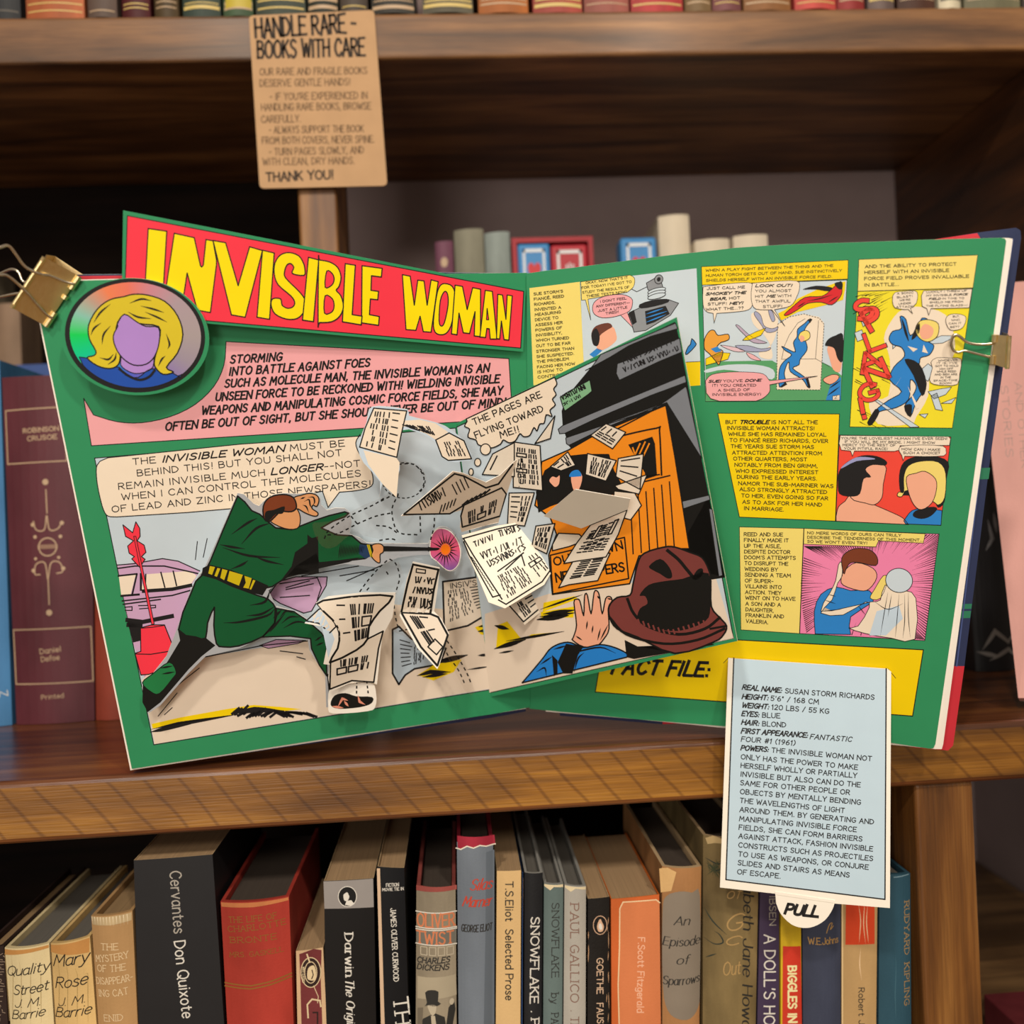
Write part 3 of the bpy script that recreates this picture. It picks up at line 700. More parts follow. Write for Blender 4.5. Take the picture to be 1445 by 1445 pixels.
left.shape(LP, V('E', '880,275 1105,245 1180,400 1250,430 1040,555 890,590'), news, blk, 5, 2.6)
scribble(left, LP, V('E', '905,330 1110,300 1180,430 910,540'), 8, 7, 9, cols=3)
text(left, LP, 'INSIV\'S', V('E', '930,318')[0], V('E', '1095,295')[0], 7, blk, k=7, wd=.16)
# speech balloon
bal = V('A', '205,365')+smooth(V('A', '205,365 185,400 188,480 205,570 225,640 250,675 300,680'), n=3)[1:]+V('A', '700,655 1100,620')+pts('455,693 463,716')+pts('479,694.5')+smooth(pts('479,694.5 505,692 524,686 526,672 519,655 507,640 502,625 508,613'), n=3)[1:]+V('B', '395,250')+V('A', '1000,268 400,330 250,345')
left.shape(LP, bal, cream, blk, 5, 1.3)
for k, t, a, b in (('AB', 'THE *INVISIBLE WOMAN* MUST BE', '392,385', '298,314'), ('AB', 'BEHIND THIS! BUT YOU SHALL NOT', '418,449', '281,374'),
                   ('AB', 'REMAIN INVISIBLE MUCH *LONGER*--NOT', '312,525', '398,442'), ('AB', 'WHEN I CAN CONTROL THE MOLECULES', '330,585', '402,505'), ('AB', 'OF LEAD AND ZINC IN THOSE NEWSPAPERS!', '275,654', '466,572')):
    T(left, LP, k, t, a, b, 8.6, wd=.15, k=7, gap=2.6)
left.build('comic_page', popup)

# ---- header banner and round portrait, raised off the left page
BN = sheet3(LP.map((741, 409), .003), LP.map((738, 496), .003), LP.map((174, 297), .010))
b = MB()
b.slab(BN, V('M', '62,76')+V('N', '1318,398 1302,797')+V('M', '600,797 380,779 52,740'), green, .0007, 0, edge_w)
b.shape(BN, V('M', '89,110')+V('N', '1305,412 1286,773')+V('M', '600,780 400,760 70,730'), red, ink, 1, 1.3)
title = paper('f7e000', .42, .03)
OUT = ink
for q in ('222,192 340,209 312,680 196,665', '388,222 515,250 555,430 563,437 573,425 590,262 635,270 657,392 657,420 618,727 535,712 470,475 437,690 322,660',
          '635,268 715,282 795,556 868,308 950,332 840,757 752,742', '950,330 1025,348 995,770 915,757'):
    b.shape(BN, V('M', q), title, OUT, 3, 1.7)
b.shape(BN, smooth(V('M', '1215,490 1140,478 1150,440 1130,415 1105,425 1090,470 1100,510 1190,600 1226,660 1215,720 1170,765 1100,768 1030,735 1005,680 1015,640 1065,640 1075,680 1110,700 1145,690 1155,660 1130,620 1050,550 1025,480 1030,410 1065,360 1120,345 1180,365 1210,410 1220,450'), True, 3), title, OUT, 5, 1.7)
b.shape(BN, V('M', '1243,375 1308,392 1275,785 1205,775'), title, OUT, 7, 1.7)
b.shape(BN, smooth(V('N', '-2,212 5,212 70,225 120,260 141,320 128,380 110,405 140,440 156,510 132,570 80,605 5,610 -5,609'), True, 3), title, OUT, 9, 1.7)
for q in ('50,283 85,298 97,335 82,372 40,385', '40,440 85,458 97,505 82,543 36,550'): b.shape(BN, smooth(V('N', q), True, 3), red, OUT, 11, 1.6)
b.shape(BN, V('N', '275,248 403,265 398,320 335,312 332,405 380,412 375,465 328,460 322,560 385,572 380,628 272,612'), title, OUT, 5, 1.7)
b.shape(BN, V('N', '168,235 232,245 212,560 275,570 270,625 150,605'), title, OUT, 7, 1.7)
b.shape(BN, V('N', '532,305 582,315 608,500 630,340 670,345 690,500 715,338 760,350 715,672 665,668 645,570 618,660 555,655'), title, OUT, 3, 1.6)
b.shape(BN, smooth(V('N', '800,362 850,380 868,450 850,600 820,670 780,688 740,670 730,600 750,440 770,380'), True, 3), title, OUT, 5, 1.6)
b.shape(BN, smooth(V('N', '800,413 820,430 823,500 800,610 778,632 766,595 774,470'), True, 3), red, OUT, 7, 1.6)
b.shape(BN, V('N', '868,372 915,380 945,528 980,388 1030,398 1030,700 990,695 995,540 960,680 920,675 893,550 880,688 845,682'), title, OUT, 7, 1.6)
b.shape(BN, V('N', '1060,405 1105,412 1135,715 1092,715 1086,650 1070,648 1062,705 1026,702'), title, OUT, 9, 1.5)
b.shape(BN, V('N', '1072,520 1082,592 1068,592'), red, OUT, 11, 1.3)
b.shape(BN, V('N', '1140,430 1170,435 1192,590 1200,435 1232,440 1210,722 1180,718 1163,600 1152,715 1132,712'), title, OUT, 11, 1.5)
b.build('title_banner', popup)
def foil():
    """holographic foil: bands of colour turning round the middle of the disc"""
    m = bpy.data.materials.new('holographic_foil'); m.use_nodes = True
    nt = m.node_tree; B = nt.nodes['Principled BSDF']; N = nt.nodes.new; L = nt.links.new
    tc = N('ShaderNodeTexCoord'); gr = N('ShaderNodeTexGradient'); gr.gradient_type = 'RADIAL'
    mp = N('ShaderNodeMapping'); mp.vector_type = 'TEXTURE'; mp.inputs['Rotation'].default_value = (math.radians(90), 0, 0)
    L(tc.outputs['Object'], mp.inputs[0]); L(mp.outputs[0], gr.inputs[0])
    r = N('ShaderNodeValToRGB'); e = r.color_ramp.elements
    cs = [(0, '10e060'), (.06, '00d8a0'), (.12, '2aa8e0'), (.2, '4a6ae0'), (.3, '8c6fd0'), (.42, 'a89cb0'), (.5, 'b4a8ac'), (.6, 'b8a4b0'), (.68, 'd890a0'), (.75, 'f4806a'), (.82, 'f78a5e'), (.88, 'c5a695'), (.94, '8fd0c0'), (1, '10e060')]  # the foil's shifting sheen, painted in as fixed colours
    while len(e) < len(cs): e.new(.5)
    for el, (p, c) in zip(e, cs): el.position = p; el.color = lin(c)
    L(gr.outputs['Fac'], r.inputs[0]); L(r.outputs[0], B.inputs['Base Color'])
    B.inputs['Metallic'].default_value = .25; B.inputs['Roughness'].default_value = .35
    return m
holo = foil()
DI = Sheet(BN.p0+BN.n*.0018, BN.n)
dc = thing  # (parts below sit in the disc's own coordinates so the foil turns about its middle)
cen = DI.map((190, 473))
dr = bpy.data.objects.new('portrait_disc', None); dr.location = cen-popup.location; dr.parent = popup; COL.objects.link(dr)
d = MB(); d.slab(DI, ellipse(190.5, 475, 105, 82.5, 6, 64), green, .0007, 0, edge_w)
d.fill(DI, ellipse(190.5, 473.5, 99.2, 80.2, 6, 64), blk, 1)
d.build('disc_backing', dr)
h = MB(); h.fill(DI, ellipse(191, 473, 92.8, 74.6, 6, 64), holo, 2)
# a plain bust without features stands in for the portrait
hair = paper('d8c32c', .4, .06); vio = paper('b18ad6', .4, .05); bust = paper('1f4fae', .4, .06)
h.shape(DI, smooth(V('L', '505,785 600,800 700,850 760,850 800,900 880,915 960,860 1080,880 1150,915'), n=3)+ellipse(191, 473, 92.8, 74.6, 6, 20, 40, 138), bust, blk, 3, 1.4)
h.shape(DI, smooth(V('L', '770,800 780,850 860,890 950,870 980,820 960,700 800,700'), True, 3), vio, blk, 4, 1.3)
h.shape(DI, smooth(V('L', '790,400 700,420 620,480 565,580 570,670 610,745 600,775 555,790 620,840 700,858 755,830 765,750 740,600 790,520 880,570 1010,590 1015,680 985,800 990,850 1040,895 1105,880 1060,850 1130,760 1165,640 1130,520 1050,430 940,390 850,385'), True, 3), hair, blk, 6, 1.8)
h.shape(DI, smooth(V('L', '748,575 792,512 870,560 930,590 1010,598 1014,690 985,780 930,830 850,835 780,790 735,720 722,650 750,590'), True, 3), vio, blk, 8, 1.6)
for q in ('600,560 640,500 700,450', '580,640 600,600 640,570', '650,700 660,640 700,590', '830,440 900,415 960,425', '900,460 980,480 1040,500', '930,500 1000,530 1060,560', '1060,640 1080,700 1070,730', '640,790 690,800 720,770', '1010,840 1030,800 1050,780', '820,500 880,530 960,540', '690,830 730,800 740,760'):
    h.line(DI, smooth(V('L', q)), 2.6, blk, 10, taper=2)
h.line(DI, smooth(V('L', '760,860 820,905 890,930 950,910 985,870')), 3.2, blk, 11)
h.build('foil_portrait', dr)

# ---- cut-out figure in a green coat, standing off the page
MN = Sheet(LP.p0+LP.n*.010, LP.n)
g = MB(); halo = paper('a9adb4', .5, .03)
outl = (V('A', '985,545 1020,552 1075,605 1105,618 1150,575 1190,553 1250,545 1320,550 1400,540 1435,550')+V('B', '120,620 148,650 150,690 185,722 240,708 300,710 335,738 345,800 330,875 400,900 440,930 640,935 835,935')
        + smooth(V('B', '860,860 905,830 960,835 1015,890 1045,960 1040,1050 1005,1108 960,1110 900,1070 840,1005'), n=3)
        + V('B', '760,1008 640,1025 560,1060 500,1085 300,1065 100,1100')+V('D', '1000,125 880,200 790,265 830,345 930,375 1000,420 1075,500 1095,520 1100,700 1110,860 1085,860 1080,700 1000,570 990,515 760,505 640,560 470,600 380,690 240,850 180,890 145,760 200,690 270,600 320,470 390,270 440,180')+V('A', '790,985 815,930 890,760'))
g.slab(MN, outl, halo, .0007, 0, edge_w)
dk = paper('0d0f0f', .5, .04, 0)
g.fill(MN, V('D', '450,175 330,470 340,520 280,620 200,745 150,740 148,835 175,885 240,835 385,665 450,600 520,545 470,505'), dk, 1)
g.shape(MN, smooth(V('D', '148,735 200,690 285,630 320,680 300,715 235,790 190,780'), True, 3), paper('1d7a44', .45, .1), dk, 2, 1.3)
coat = (V('A', '985,562 1025,595 1065,645 1110,665 1160,710 1200,742 1290,752 1340,732 1420,700')+V('B', '200,757 300,733 325,742 300,765 225,792 150,835 250,880 345,885 405,935 470,945 480,1000 430,1030 300,1045 150,1060 0,1108')
        + V('A', '1310,990 1180,1075 1100,1090 900,1000 800,990 830,930 900,760'))
g.shape(MN, coat, coat_g, dk, 3, 2.2)
g.shape(MN, smooth(V('D', '455,185 395,280 332,465 420,502 470,508 480,430 515,350 512,440 525,535 560,552 640,547 760,500 822,430 830,360 790,310 735,290 600,240'), True, 2), coat_g, dk, 3, 2.2)
g.shape(MN, V('D', '825,355 920,372 990,420 1060,480 1085,520 1088,700 1050,645 1010,560 1005,510 900,497 760,502 822,430'), coat_g, dk, 3, 2)
g.shape(MN, V('D', '1088,690 1108,690 1112,850 1104,855'), dk, None, 3)
g.fill(MN, V('D', '1035,75 930,140 880,200 940,185 1060,150 1200,120 1260,95 1150,110 1050,120'), dk, 5)
g.fill(MN, V('A', '1310,880 1380,830 1380,780 1405,800 1440,790 1445,1000 1280,1010 1230,1040 1290,960'), dk, 5)
g.fill(MN, V('D', '455,150 490,133 600,160 720,208 790,240 760,290 700,275 600,238 480,190 450,185'), dk, 6)
belt = paper('c9b414', .4, .05)
for q in ('492,140 518,145 503,185 484,178', '530,150 545,153 528,195 515,190', '555,155 582,162 565,212 545,200', '592,165 660,185 640,240 580,215', '668,190 705,202 690,255 662,250 675,225', '712,210 724,214 702,260 694,258'):
    g.fill(MN, V('D', q), belt, 7)
for q in ('955,775 1040,715 1090,690', '1010,830 1090,745 1170,715', '890,838 950,850 1020,860', '905,855 1050,900 1220,910', '1085,905 1150,930 1240,950', '950,975 1010,950 1040,930', '1060,1180 1140,1160 1170,1090', '1040,1240 1120,1230 1190,1190', '910,1280 1000,1275 1150,1240 1195,1200', '1190,1250 1230,1210', '1170,1330 1200,1290 1250,1230'):
    g.line(MN, smooth(V('A', q)), 3.4, dk, 6, taper=2)
for q in ('850,400 880,370 920,380', '860,430 900,400 950,400', '870,455 930,425 990,430', '1030,520 1060,500', '1035,545 1070,530', '240,660 300,650', '250,690 310,680'):
    g.line(MN, smooth(V('D', q)), 2.6, dk, 6, taper=2)
for i in range(16):
    x = 260+i*10; g.line(MN, V('B', f'{x},{1030-i*2} {x+14},{935+i} '), 1.5, dk, 6, taper=2)
g.fill(MN, V('B', '395,940 445,945 470,1015 430,1030 390,1000'), paper('203a5e', .45, .08), 6)
for a in ('445,945 468,1020', '455,945 475,1015'): g.line(MN, V('B', a), 1.6, belt, 8)
tan = paper('d99a68', .5, .05)
g.shape(MN, smooth(V('A', '1165,700 1185,655 1240,640 1300,620 1330,650 1340,700 1322,745 1250,745'), True, 3), tan, dk, 7, 1.4)
g.shape(MN, smooth(V('A', '1135,690 1130,620 1165,570 1240,553 1300,570 1318,625 1290,650 1230,650 1195,680 1165,705'), True, 3), paper('7b3a1e', .45, .1), dk, 9, 2)
g.fill(MN, smooth(V('A', '1140,690 1145,650 1190,640 1250,620 1240,660 1200,665 1165,700'), True, 3), dk, 11)
g.shape(MN, smooth(V('B', '-45,680 -20,640 20,628 75,615 122,628 136,660 122,698 98,690 92,712 128,738 124,758 95,758 45,738 5,715 -25,712'), True, 3), tan, dk, 7, 1.6)
for q in ('70,640 100,640 108,670 98,690', '45,665 72,655 80,690 92,712', '35,690 55,700 70,735', '20,650 45,640'): g.line(MN, smooth(V('B', q)), 2.2, dk, 9, taper=2)
g.shape(MN, smooth(V('B', '475,945 520,935 548,955 545,990 525,1005 525,1055 500,1050 470,1015 480,980'), True, 3), tan, dk, 7, 1.5)
g.fill(MN, V('B', '545,950 900,962 910,972 880,980 545,985'), dk, 9)
def blast():
    m = bpy.data.materials.new('blast_print'); m.use_nodes = True
    nt = m.node_tree; B = nt.nodes['Principled BSDF']; N = nt.nodes.new; L = nt.links.new
    gd = N('ShaderNodeNewGeometry'); se = N('ShaderNodeSeparateXYZ'); mr = N('ShaderNodeMapRange'); r = N('ShaderNodeValToRGB')
    L(gd.outputs['Position'], se.inputs[0]); L(se.outputs['Z'], mr.inputs[0])
    z0, z1 = MN.map((627, 804)).z, MN.map((627, 745)).z
    mr.inputs['From Min'].default_value = z0; mr.inputs['From Max'].default_value = z1
    r.color_ramp.elements[0].color = lin('8d5fae'); r.color_ramp.elements[1].color = lin('b65a86')
    e = r.color_ramp.elements.new(.5); e.color = lin('e2577c')
    L(mr.outputs[0], r.inputs[0]); L(r.outputs[0], B.inputs['Base Color']); B.inputs['Roughness'].default_value = .45
    return m
oval = smooth(V('B', '850,900 880,850 920,838 975,860 1020,920 1038,990 1025,1065 985,1105 945,1100 890,1050 845,1005'), True, 3)
g.fill(MN, oval, blast(), 8); g.line(MN, oval, 1.1, edge_w, 9, closed=True)
cx, cy = V('B', '942,972')[0]; star = []
for i in range(32):
    a = 2*math.pi*i/32; rr_ = (11.5 if i % 2 == 0 else 6.5); star.append((cx+math.cos(a)*rr_*.85, cy+math.sin(a)*rr_))
g.fill(MN, star, paper('f47a10', .4, .03), 10)
for i in range(20):
    a = 2*math.pi*(i+.3)/20; r0, r1 = 9.5, 20+4*(i % 3)
    if 2.8 < a < 3.5: continue
    g.line(MN, [(cx+math.cos(a)*r0*.85, cy+math.sin(a)*r0), (cx+math.cos(a)*r1*.8, cy+math.sin(a)*r1)], 2.2, dk, 11, taper=1)
g.fill(MN, V('B', '830,955 905,970 830,985'), dk, 11)
g.build('cutout_figure', popup)

# ---- clear film with dashed outlines
AC = Sheet(LP.p0+LP.n*.0165, LP.n)
ac = MB()
ac.fill(AC, smooth(V('B', '95,830 110,800 220,790 420,690 540,640 580,600 545,500 560,440 620,412 700,410 780,440 825,520 815,600 770,650 880,690 890,750 830,930 600,920 400,880 330,880 250,950 180,965 130,920'), True, 2), acetate(), 0)
def dashes(mb, s, ps, wd, m, k, on=6, off=4):
    q = [Vector(p) for p in ps]; L_ = 0; out = []; st = True; cur = [q[0]]; left_ = on
    for a, c in zip(q, q[1:]):
        seg = (c-a).length; p = 0
        while seg-p > left_:
            p += left_; x = a.lerp(c, p/seg)
            if st: mb.line(s, cur+[x], wd, m, k, cap=0)
            st = not st; cur = [x]; left_ = on if st else off
        left_ -= seg-p; cur.append(c) if st else None
for q in ('530,665 640,615 600,720 640,860 780,880', '170,905 200,850 330,760 480,690 560,640', '190,880 260,870 380,810 500,760 600,740', '340,760 380,810', '500,820 580,830 650,880', '520,915 600,905 640,925', '780,760 785,900', '870,730 870,820 845,920'):
    dashes(ac, AC, smooth(V('B', q)), 2, dk, 2, 5, 4)
dashes(ac, AC, ellipse(570, 678, 30, 25, 0, 40), 1.6, dk, 2, 4, 3)
dashes(ac, AC, smooth(V('B', '640,430 740,430 800,500 800,570 760,620')), 2, dk, 2, 5, 4)
ac.build('clear_film', popup)
ac = MB()
ac.fill(AC, V('E', '520,140 600,150 640,250 590,350 590,590 720,560 920,650 1000,720 1085,980 1060,1000 1020,970 900,740 800,700 560,590 560,360 340,345'), acetate(), 0)
for q in ('540,130 580,160 605,240 590,310 570,380 575,480 600,590', '350,340 400,270 470,190 530,135', '600,590 700,580 860,650 910,740 980,840 1030,950', '905,650 960,730 1030,850 1068,945', '395,330 430,290', '470,310 480,290', '520,210 535,235', '545,310 550,290'):
    dashes(ac, AC, smooth(V('E', q)), 1.9, dk, 2, 5, 4)
ac.build('clear_film', popup)

# ---- the flap folded out from the left page
FA, FB = LP.map((645, 597), .0006), LP.map((693.5, 982), .0006)
def _flap():
    hinge = (FB-FA); best = None
    for i in range(200):
        dep = .40+.0007*i                       # depth of the free lower corner
        C_ = EYE+ray(1040, 904)*dep
        n = hinge.cross(C_-FA).normalized()
        r_ = ray(955, 448); D_ = EYE+r_*((FA-EYE).dot(n)/r_.dot(n))
        e = abs((C_-D_).length-hinge.length)
        if best is None or e < best[0]: best = (e, C_)
    return sheet3(FA, FB, best[1])
FL = _flap()
f = MB()
f.slab(FL, pts('645,597 955,447.5 1040.5,904.5 693.5,983'), green, .0008, 0, edge_w)
f.fill(FL, pts('645,602.5 952,455 1035,900.5 693.5,977'), sky, 1); f.line(FL, pts('645,602.5 952,455 1035,900.5 693.5,977'), 1.4, blk, 2)
f.fill(FL, V('F', '-60,480 285,372 600,330 1170,255 1276,612 -60,908'), road, 2)
f.shape(FL, V('C', '525,480 555,405 650,290 715,210 1078,55 1100,150 1200,690 1318,1290 1255,1300 1100,1200 870,1180 820,1000 560,650 530,560'), dk, None, 3)
f.shape(FL, V('C', '1085,1170 1240,1270 1318,1290 1240,890'), dk, None, 3)
gm = paper('7c828c', .5, .05)
for q in ('715,207 1078,55 1088,82 960,118 850,165 760,220 640,285 670,270', '795,252 850,232 1098,128 1108,195 1000,240 805,332 790,300', '508,570 530,552 800,440 1124,308 1130,342 960,405 700,515 540,590 515,592',
          '545,612 700,560 960,478 1035,430 1128,362 1134,380 1205,712 1035,440 720,570 560,648 548,640', '1005,962 1060,932 1240,890 1246,912 1060,975 1010,980', '1240,955 1256,958 1306,1280 1288,1285'):
    f.shape(FL, V('C', q), gm, dk, 4, 1.2)
f.shape(FL, V('C', '518,415 545,395 662,330 672,385 655,400 540,482 528,450'), paper('7fb48c', .5, .05), dk, 6, 1.4)
r5 = random.Random(8)
def mock(mb, s, p0, p1, h, n, seed, wd=1.6, k=7, m=None):
    """a line of drawn mock lettering"""
    r_ = random.Random(seed); p0, p1 = Vector(p0), Vector(p1); d = (p1-p0)/n; u = Vector((d.y, -d.x)).normalized()*h
    for i in range(n):
        q = p0+d*i; c = r_.choice('IN/VSCTU.') ; P = lambda x, y: q+d*x*.7+u*y
        for st in {'I': ['0 0 0 1'], 'N': ['0 0 0 1', '0 1 1 0', '1 0 1 1'], '/': ['0 0 .6 1'], 'V': ['0 1 .5 0', '.5 0 1 1'], 'S': ['1 .9 0 .8', '0 .8 1 .3', '1 .3 0 0'], 'C': ['1 .9 0 .7', '0 .7 .2 0'], 'T': ['0 1 1 1', '.5 1 .5 0'], 'U': ['0 1 .2 0', '.2 0 1 .2', '1 .2 1 1'], '.': ['.3 .3 .5 .6']}[c]:
            a, b_, c_, d_ = [float(t) for t in st.split()]
            mb.line(s, [P(a, b_), P(c_, d_)], wd, m or blk, k)
mock(f, FL, V('C', '828,252')[0], V('C', '1090,140')[0], 6.5, 13, 2); mock(f, FL, V('C', '830,292')[0], V('C', '1098,185')[0], 6.5, 16, 3)
mock(f, FL, V('C', '530,428')[0], V('C', '655,365')[0], 6, 9, 4, k=8); mock(f, FL, V('C', '538,455')[0], V('C', '630,408')[0], 4, 7, 5, 1.2, k=8)
f.shape(FL, V('C', '428,728 560,670 700,590 1035,452 1145,1150 1095,1150 900,1185 855,1320 480,1372 462,1180 500,1080 470,1000 395,940 412,850'), orange, dk, 6, 2)
f.fill(FL, V('C', '400,875 442,770 545,700 640,690 755,690 780,770 840,880 760,890 540,920 470,945 412,975'), dk, 8)
f.line(FL, smooth(V('C', '770,640 790,610 985,565 1000,580 1010,790')), 2.4, dk, 8)
f.fill(FL, V('C', '848,645 965,606 978,640 988,795 935,812 928,780'), dk, 8)
for q in ('735,600 880,525 985,470', '930,800 1000,790', '925,825 1050,795', '1030,450 1110,905'): f.line(FL, V('C', q), 2, dk, 8)
for x in range(6): f.line(FL, V('C', f'{858+x*38},{905-x*16} {872+x*40},{1175-x*6}'), 1.8, dk, 8)
for q in ('870,660 880,690', '905,640 870,720', '930,632 880,740', '950,640 900,745'): f.line(FL, V('C', q), 2, orange, 9)
f.line(FL, V('C', '470,1182 830,1095 850,1295 482,1370'), 2, dk, 8, closed=True)
text(f, FL, 'OUZ  TOWN', *V('C', '492,1232 822,1150'), 11, dk, k=8, wd=.2, gap=2.6); text(f, FL, 'NEWSPAPERS', *V('C', '500,1310 830,1258'), 12, dk, k=8, wd=.2, gap=2.2)
np_ = paper('e4d9c9', .5, .05)
f.fill(FL, V('C', '480,1130 510,1075 610,1080 640,1110 560,1140 480,1160'), np_, 9); f.line(FL, V('C', '480,1130 510,1075 610,1080 640,1110 560,1140 480,1160'), 1.8, dk, 10, closed=True)
for i, (q, rows, cols) in enumerate((('665,600 740,543 836,585 772,665', 3, 2), ('470,752 555,680 592,745 522,772', 2, 2), ('650,688 790,722 740,822 640,790', 4, 2), ('800,712 922,690 905,862 788,800', 3, 1), ('782,845 940,790 900,885 800,862', 0, 1),
                          ('780,870 880,880 912,940 860,1010 770,985', 0, 1), ('395,640 492,505 470,615', 0, 1), ('290,632 420,650 432,868 290,852', 7, 2), ('270,880 392,878 345,1040 262,1030', 5, 2), ('400,1040 492,1028 452,1175 380,1140', 4, 1),
                          ('140,790 190,690 295,635 295,800', 0, 1), ('510,1340 590,1192 760,1172 700,1305 560,1325', 0, 2), ('535,1222 600,1120 665,1035 842,962 800,1080 740,1190 600,1210', 0, 2))):
    P_ = V('C', q); f.shape(FL, P_, np_, dk, 11+2*(i//3), 1.7)
    if rows and len(P_) >= 4:
        c_ = sum((Vector(p) for p in P_), Vector((0, 0)))/len(P_); scribble(f, FL, [c_+(Vector(p)-c_)*.8 for p in P_[:4]], rows, 13+2*(i//3), i, cols=cols, wdd=1.9)
scribble(f, FL, V('C', '590,1180 680,1050 810,1000 730,1160'), 5, 20, 31, cols=2, wdd=2); scribble(f, FL, V('C', '560,1300 620,1210 740,1190 690,1280'), 2, 20, 32, cols=2, wdd=2)
scribble(f, FL, V('C', '175,770 215,690 255,690 240,770'), 1, 20, 33, cols=1, wdd=2)
text(f, FL, 'ISCU.', *V('C', '315,700 318,850'), 6, dk, k=20, wd=.18)
# a startled passer-by in the opening, seen only as small flat shapes
f.fill(FL, smooth(V('C', '465,820 480,800 500,805 515,795 512,835 495,850 480,840'), True, 3), skin, 9)
f.fill(FL, smooth(V('C', '570,800 600,770 625,800 610,860 585,870'), True, 3), skin, 9); f.fill(FL, smooth(V('C', '562,800 575,775 605,768 622,795 600,800'), True, 3), bluec, 10)
cl = V('C', '62,520')+smooth(V('C', '490,318 502,350 486,375 498,402 480,425 494,452 468,478 478,508 450,500 440,540 418,545 405,578 390,562 370,600 340,606 322,592 300,626 270,636 242,622 228,642 190,660 160,656 120,645 108,622 70,608 78,570 54,556 66,532'), n=3)
f.shape(FL, cl, cream, dk, 13, 1.7)
for x, y, rx, ry in ((155, 668, 25, 27), (117, 731, 15, 19), (85, 778, 11, 17)):
    c_ = V('C', f'{x},{y}')[0]; f.shape(FL, ellipse(*c_, rx*.29, ry*.29, 0, 24), cream, dk, 17, 1.5)
for t, a, c_ in (('THE PAGES ARE', '101,550', '428,414'), ('FLYING TOWARD', '110,614', '437,482'), ('ME!!', '230,612', '320,582')):
    T(f, FL, 'CC', t, a, c_, 8.8, dk, k=16, wd=.17, gap=2.6)
# stripes, hand, sleeve, hat
f.fill(FL, V('F', '255,420 420,385 440,400 250,470'), ylw, 4); f.fill(FL, V('F', '10,540 60,520 140,620 190,590 360,575 180,605 60,650 0,665'), ylw, 4); f.fill(FL, V('F', '240,470 420,440 415,500 240,500'), ylw, 4)
for q, wd_ in (('240,455 460,378', 3), ('260,480 420,460', 6), ('230,510 380,490', 8), ('240,495 420,475', 5), ('60,625 360,575', 4), ('0,665 150,620', 7), ('20,690 90,678', 3), ('0,545 60,560', 6)):
    f.line(FL, V('F', q), wd_, dk, 6, taper=2)
f.shape(FL, smooth(V('F', '415,605 432,540 418,420 432,402 450,412 470,490 475,385 490,380 510,480 526,366 545,360 556,392 570,480 588,398 612,388 622,410 602,450 606,560 580,612 540,652 470,657 412,622'), True, 3), skin, dk, 8, 1.8)
for q in ('490,520 485,560', '520,545 515,580', '560,560 545,620', '600,540 560,620', '430,600 460,620', '545,385 553,398', '600,398 618,402'): f.line(FL, V('F', q), 2.2, dk, 10, taper=2)
f.shape(FL, smooth(V('F', '140,850 200,780 250,720 300,660 385,632 470,660 560,645 640,662 705,695 702,712')), bluec, dk, 10, 2)
for q in ('375,640 470,655 440,700 410,800 360,800 330,740', '300,700 330,730 330,800 310,815'): f.fill(FL, V('F', q), dk, 12)
for q in ('400,700 450,680 560,660 640,690', '420,790 440,720 470,690', '240,750 300,710', '220,790 260,770 270,810', '310,670 380,650'): f.line(FL, smooth(V('F', q)), 2.4, dk, 13, taper=2)
f.shape(FL, V('F', '690,620 760,655 960,690 1150,636 1172,645 740,722 700,712'), dk, None, 10)
f.shape(FL, smooth(V('F', '735,320 760,210 795,155 900,122 960,122 1040,150 1105,178 1140,240 1152,300 1155,440 1200,500 1237,545 1220,592 1165,632 960,692 760,605 650,560 610,500 606,440 650,392 718,380'), True, 3), brownh, dk, 12, 2.4)
f.fill(FL, smooth(V('F', '818,325 900,305 1000,292 1140,262 1150,440 1122,520 980,572 830,552 760,512 772,452 812,425 800,385 770,380'), True, 3), dk, 14)
f.fill(FL, smooth(V('F', '820,225 880,185 930,230 945,280 920,290 880,265 850,250'), True, 3), dk, 14)
f.line(FL, smooth(V('F', '920,140 980,190 1030,250 1070,290 1105,260')), 4.6, dk, 14)
f.fill(FL, smooth(V('F', '1085,240 1110,240 1105,275 1075,295 1060,275'), True, 3), dk, 14)
for q, wd_ in (('705,400 740,480 820,550 980,590 1120,560 1200,500', 4), ('610,500 700,590 900,640 1080,620 1225,560', 3.6), ('1150,560 1235,545', 3)): f.line(FL, smooth(V('F', q)), wd_, dk, 15)
for i in range(15): f.line(FL, V('F', f'{735+i*27},{500+min(i,6)*11-max(0,i-8)*8} {742+i*27},{520+min(i,6)*11-max(0,i-8)*8}'), 2.4, brownh, 16)
f.build('fold_out_panel', popup)

# ---- flying newspapers, each its own slip of card
def paperslip(name, s, ps, m, inkw=2, halo_=None, marks=None):
    mb = MB()
    if halo_: mb.slab(s, halo_, edge_w, .0006, 0, edge_w)
    mb.shape(s, ps, m, dk if inkw else None, 1, inkw or 1) if halo_ else mb.slab(s, ps, m, .0006, 0, edge_w)
    if marks: marks(mb, s)
    return mb.build(name, popup)
def grow(ps, d):
    c_ = sum((Vector(p) for p in ps), Vector((0, 0)))/len(ps)
    return [tuple(Vector(p)+(Vector(p)-c_).normalized()*d) for p in ps]
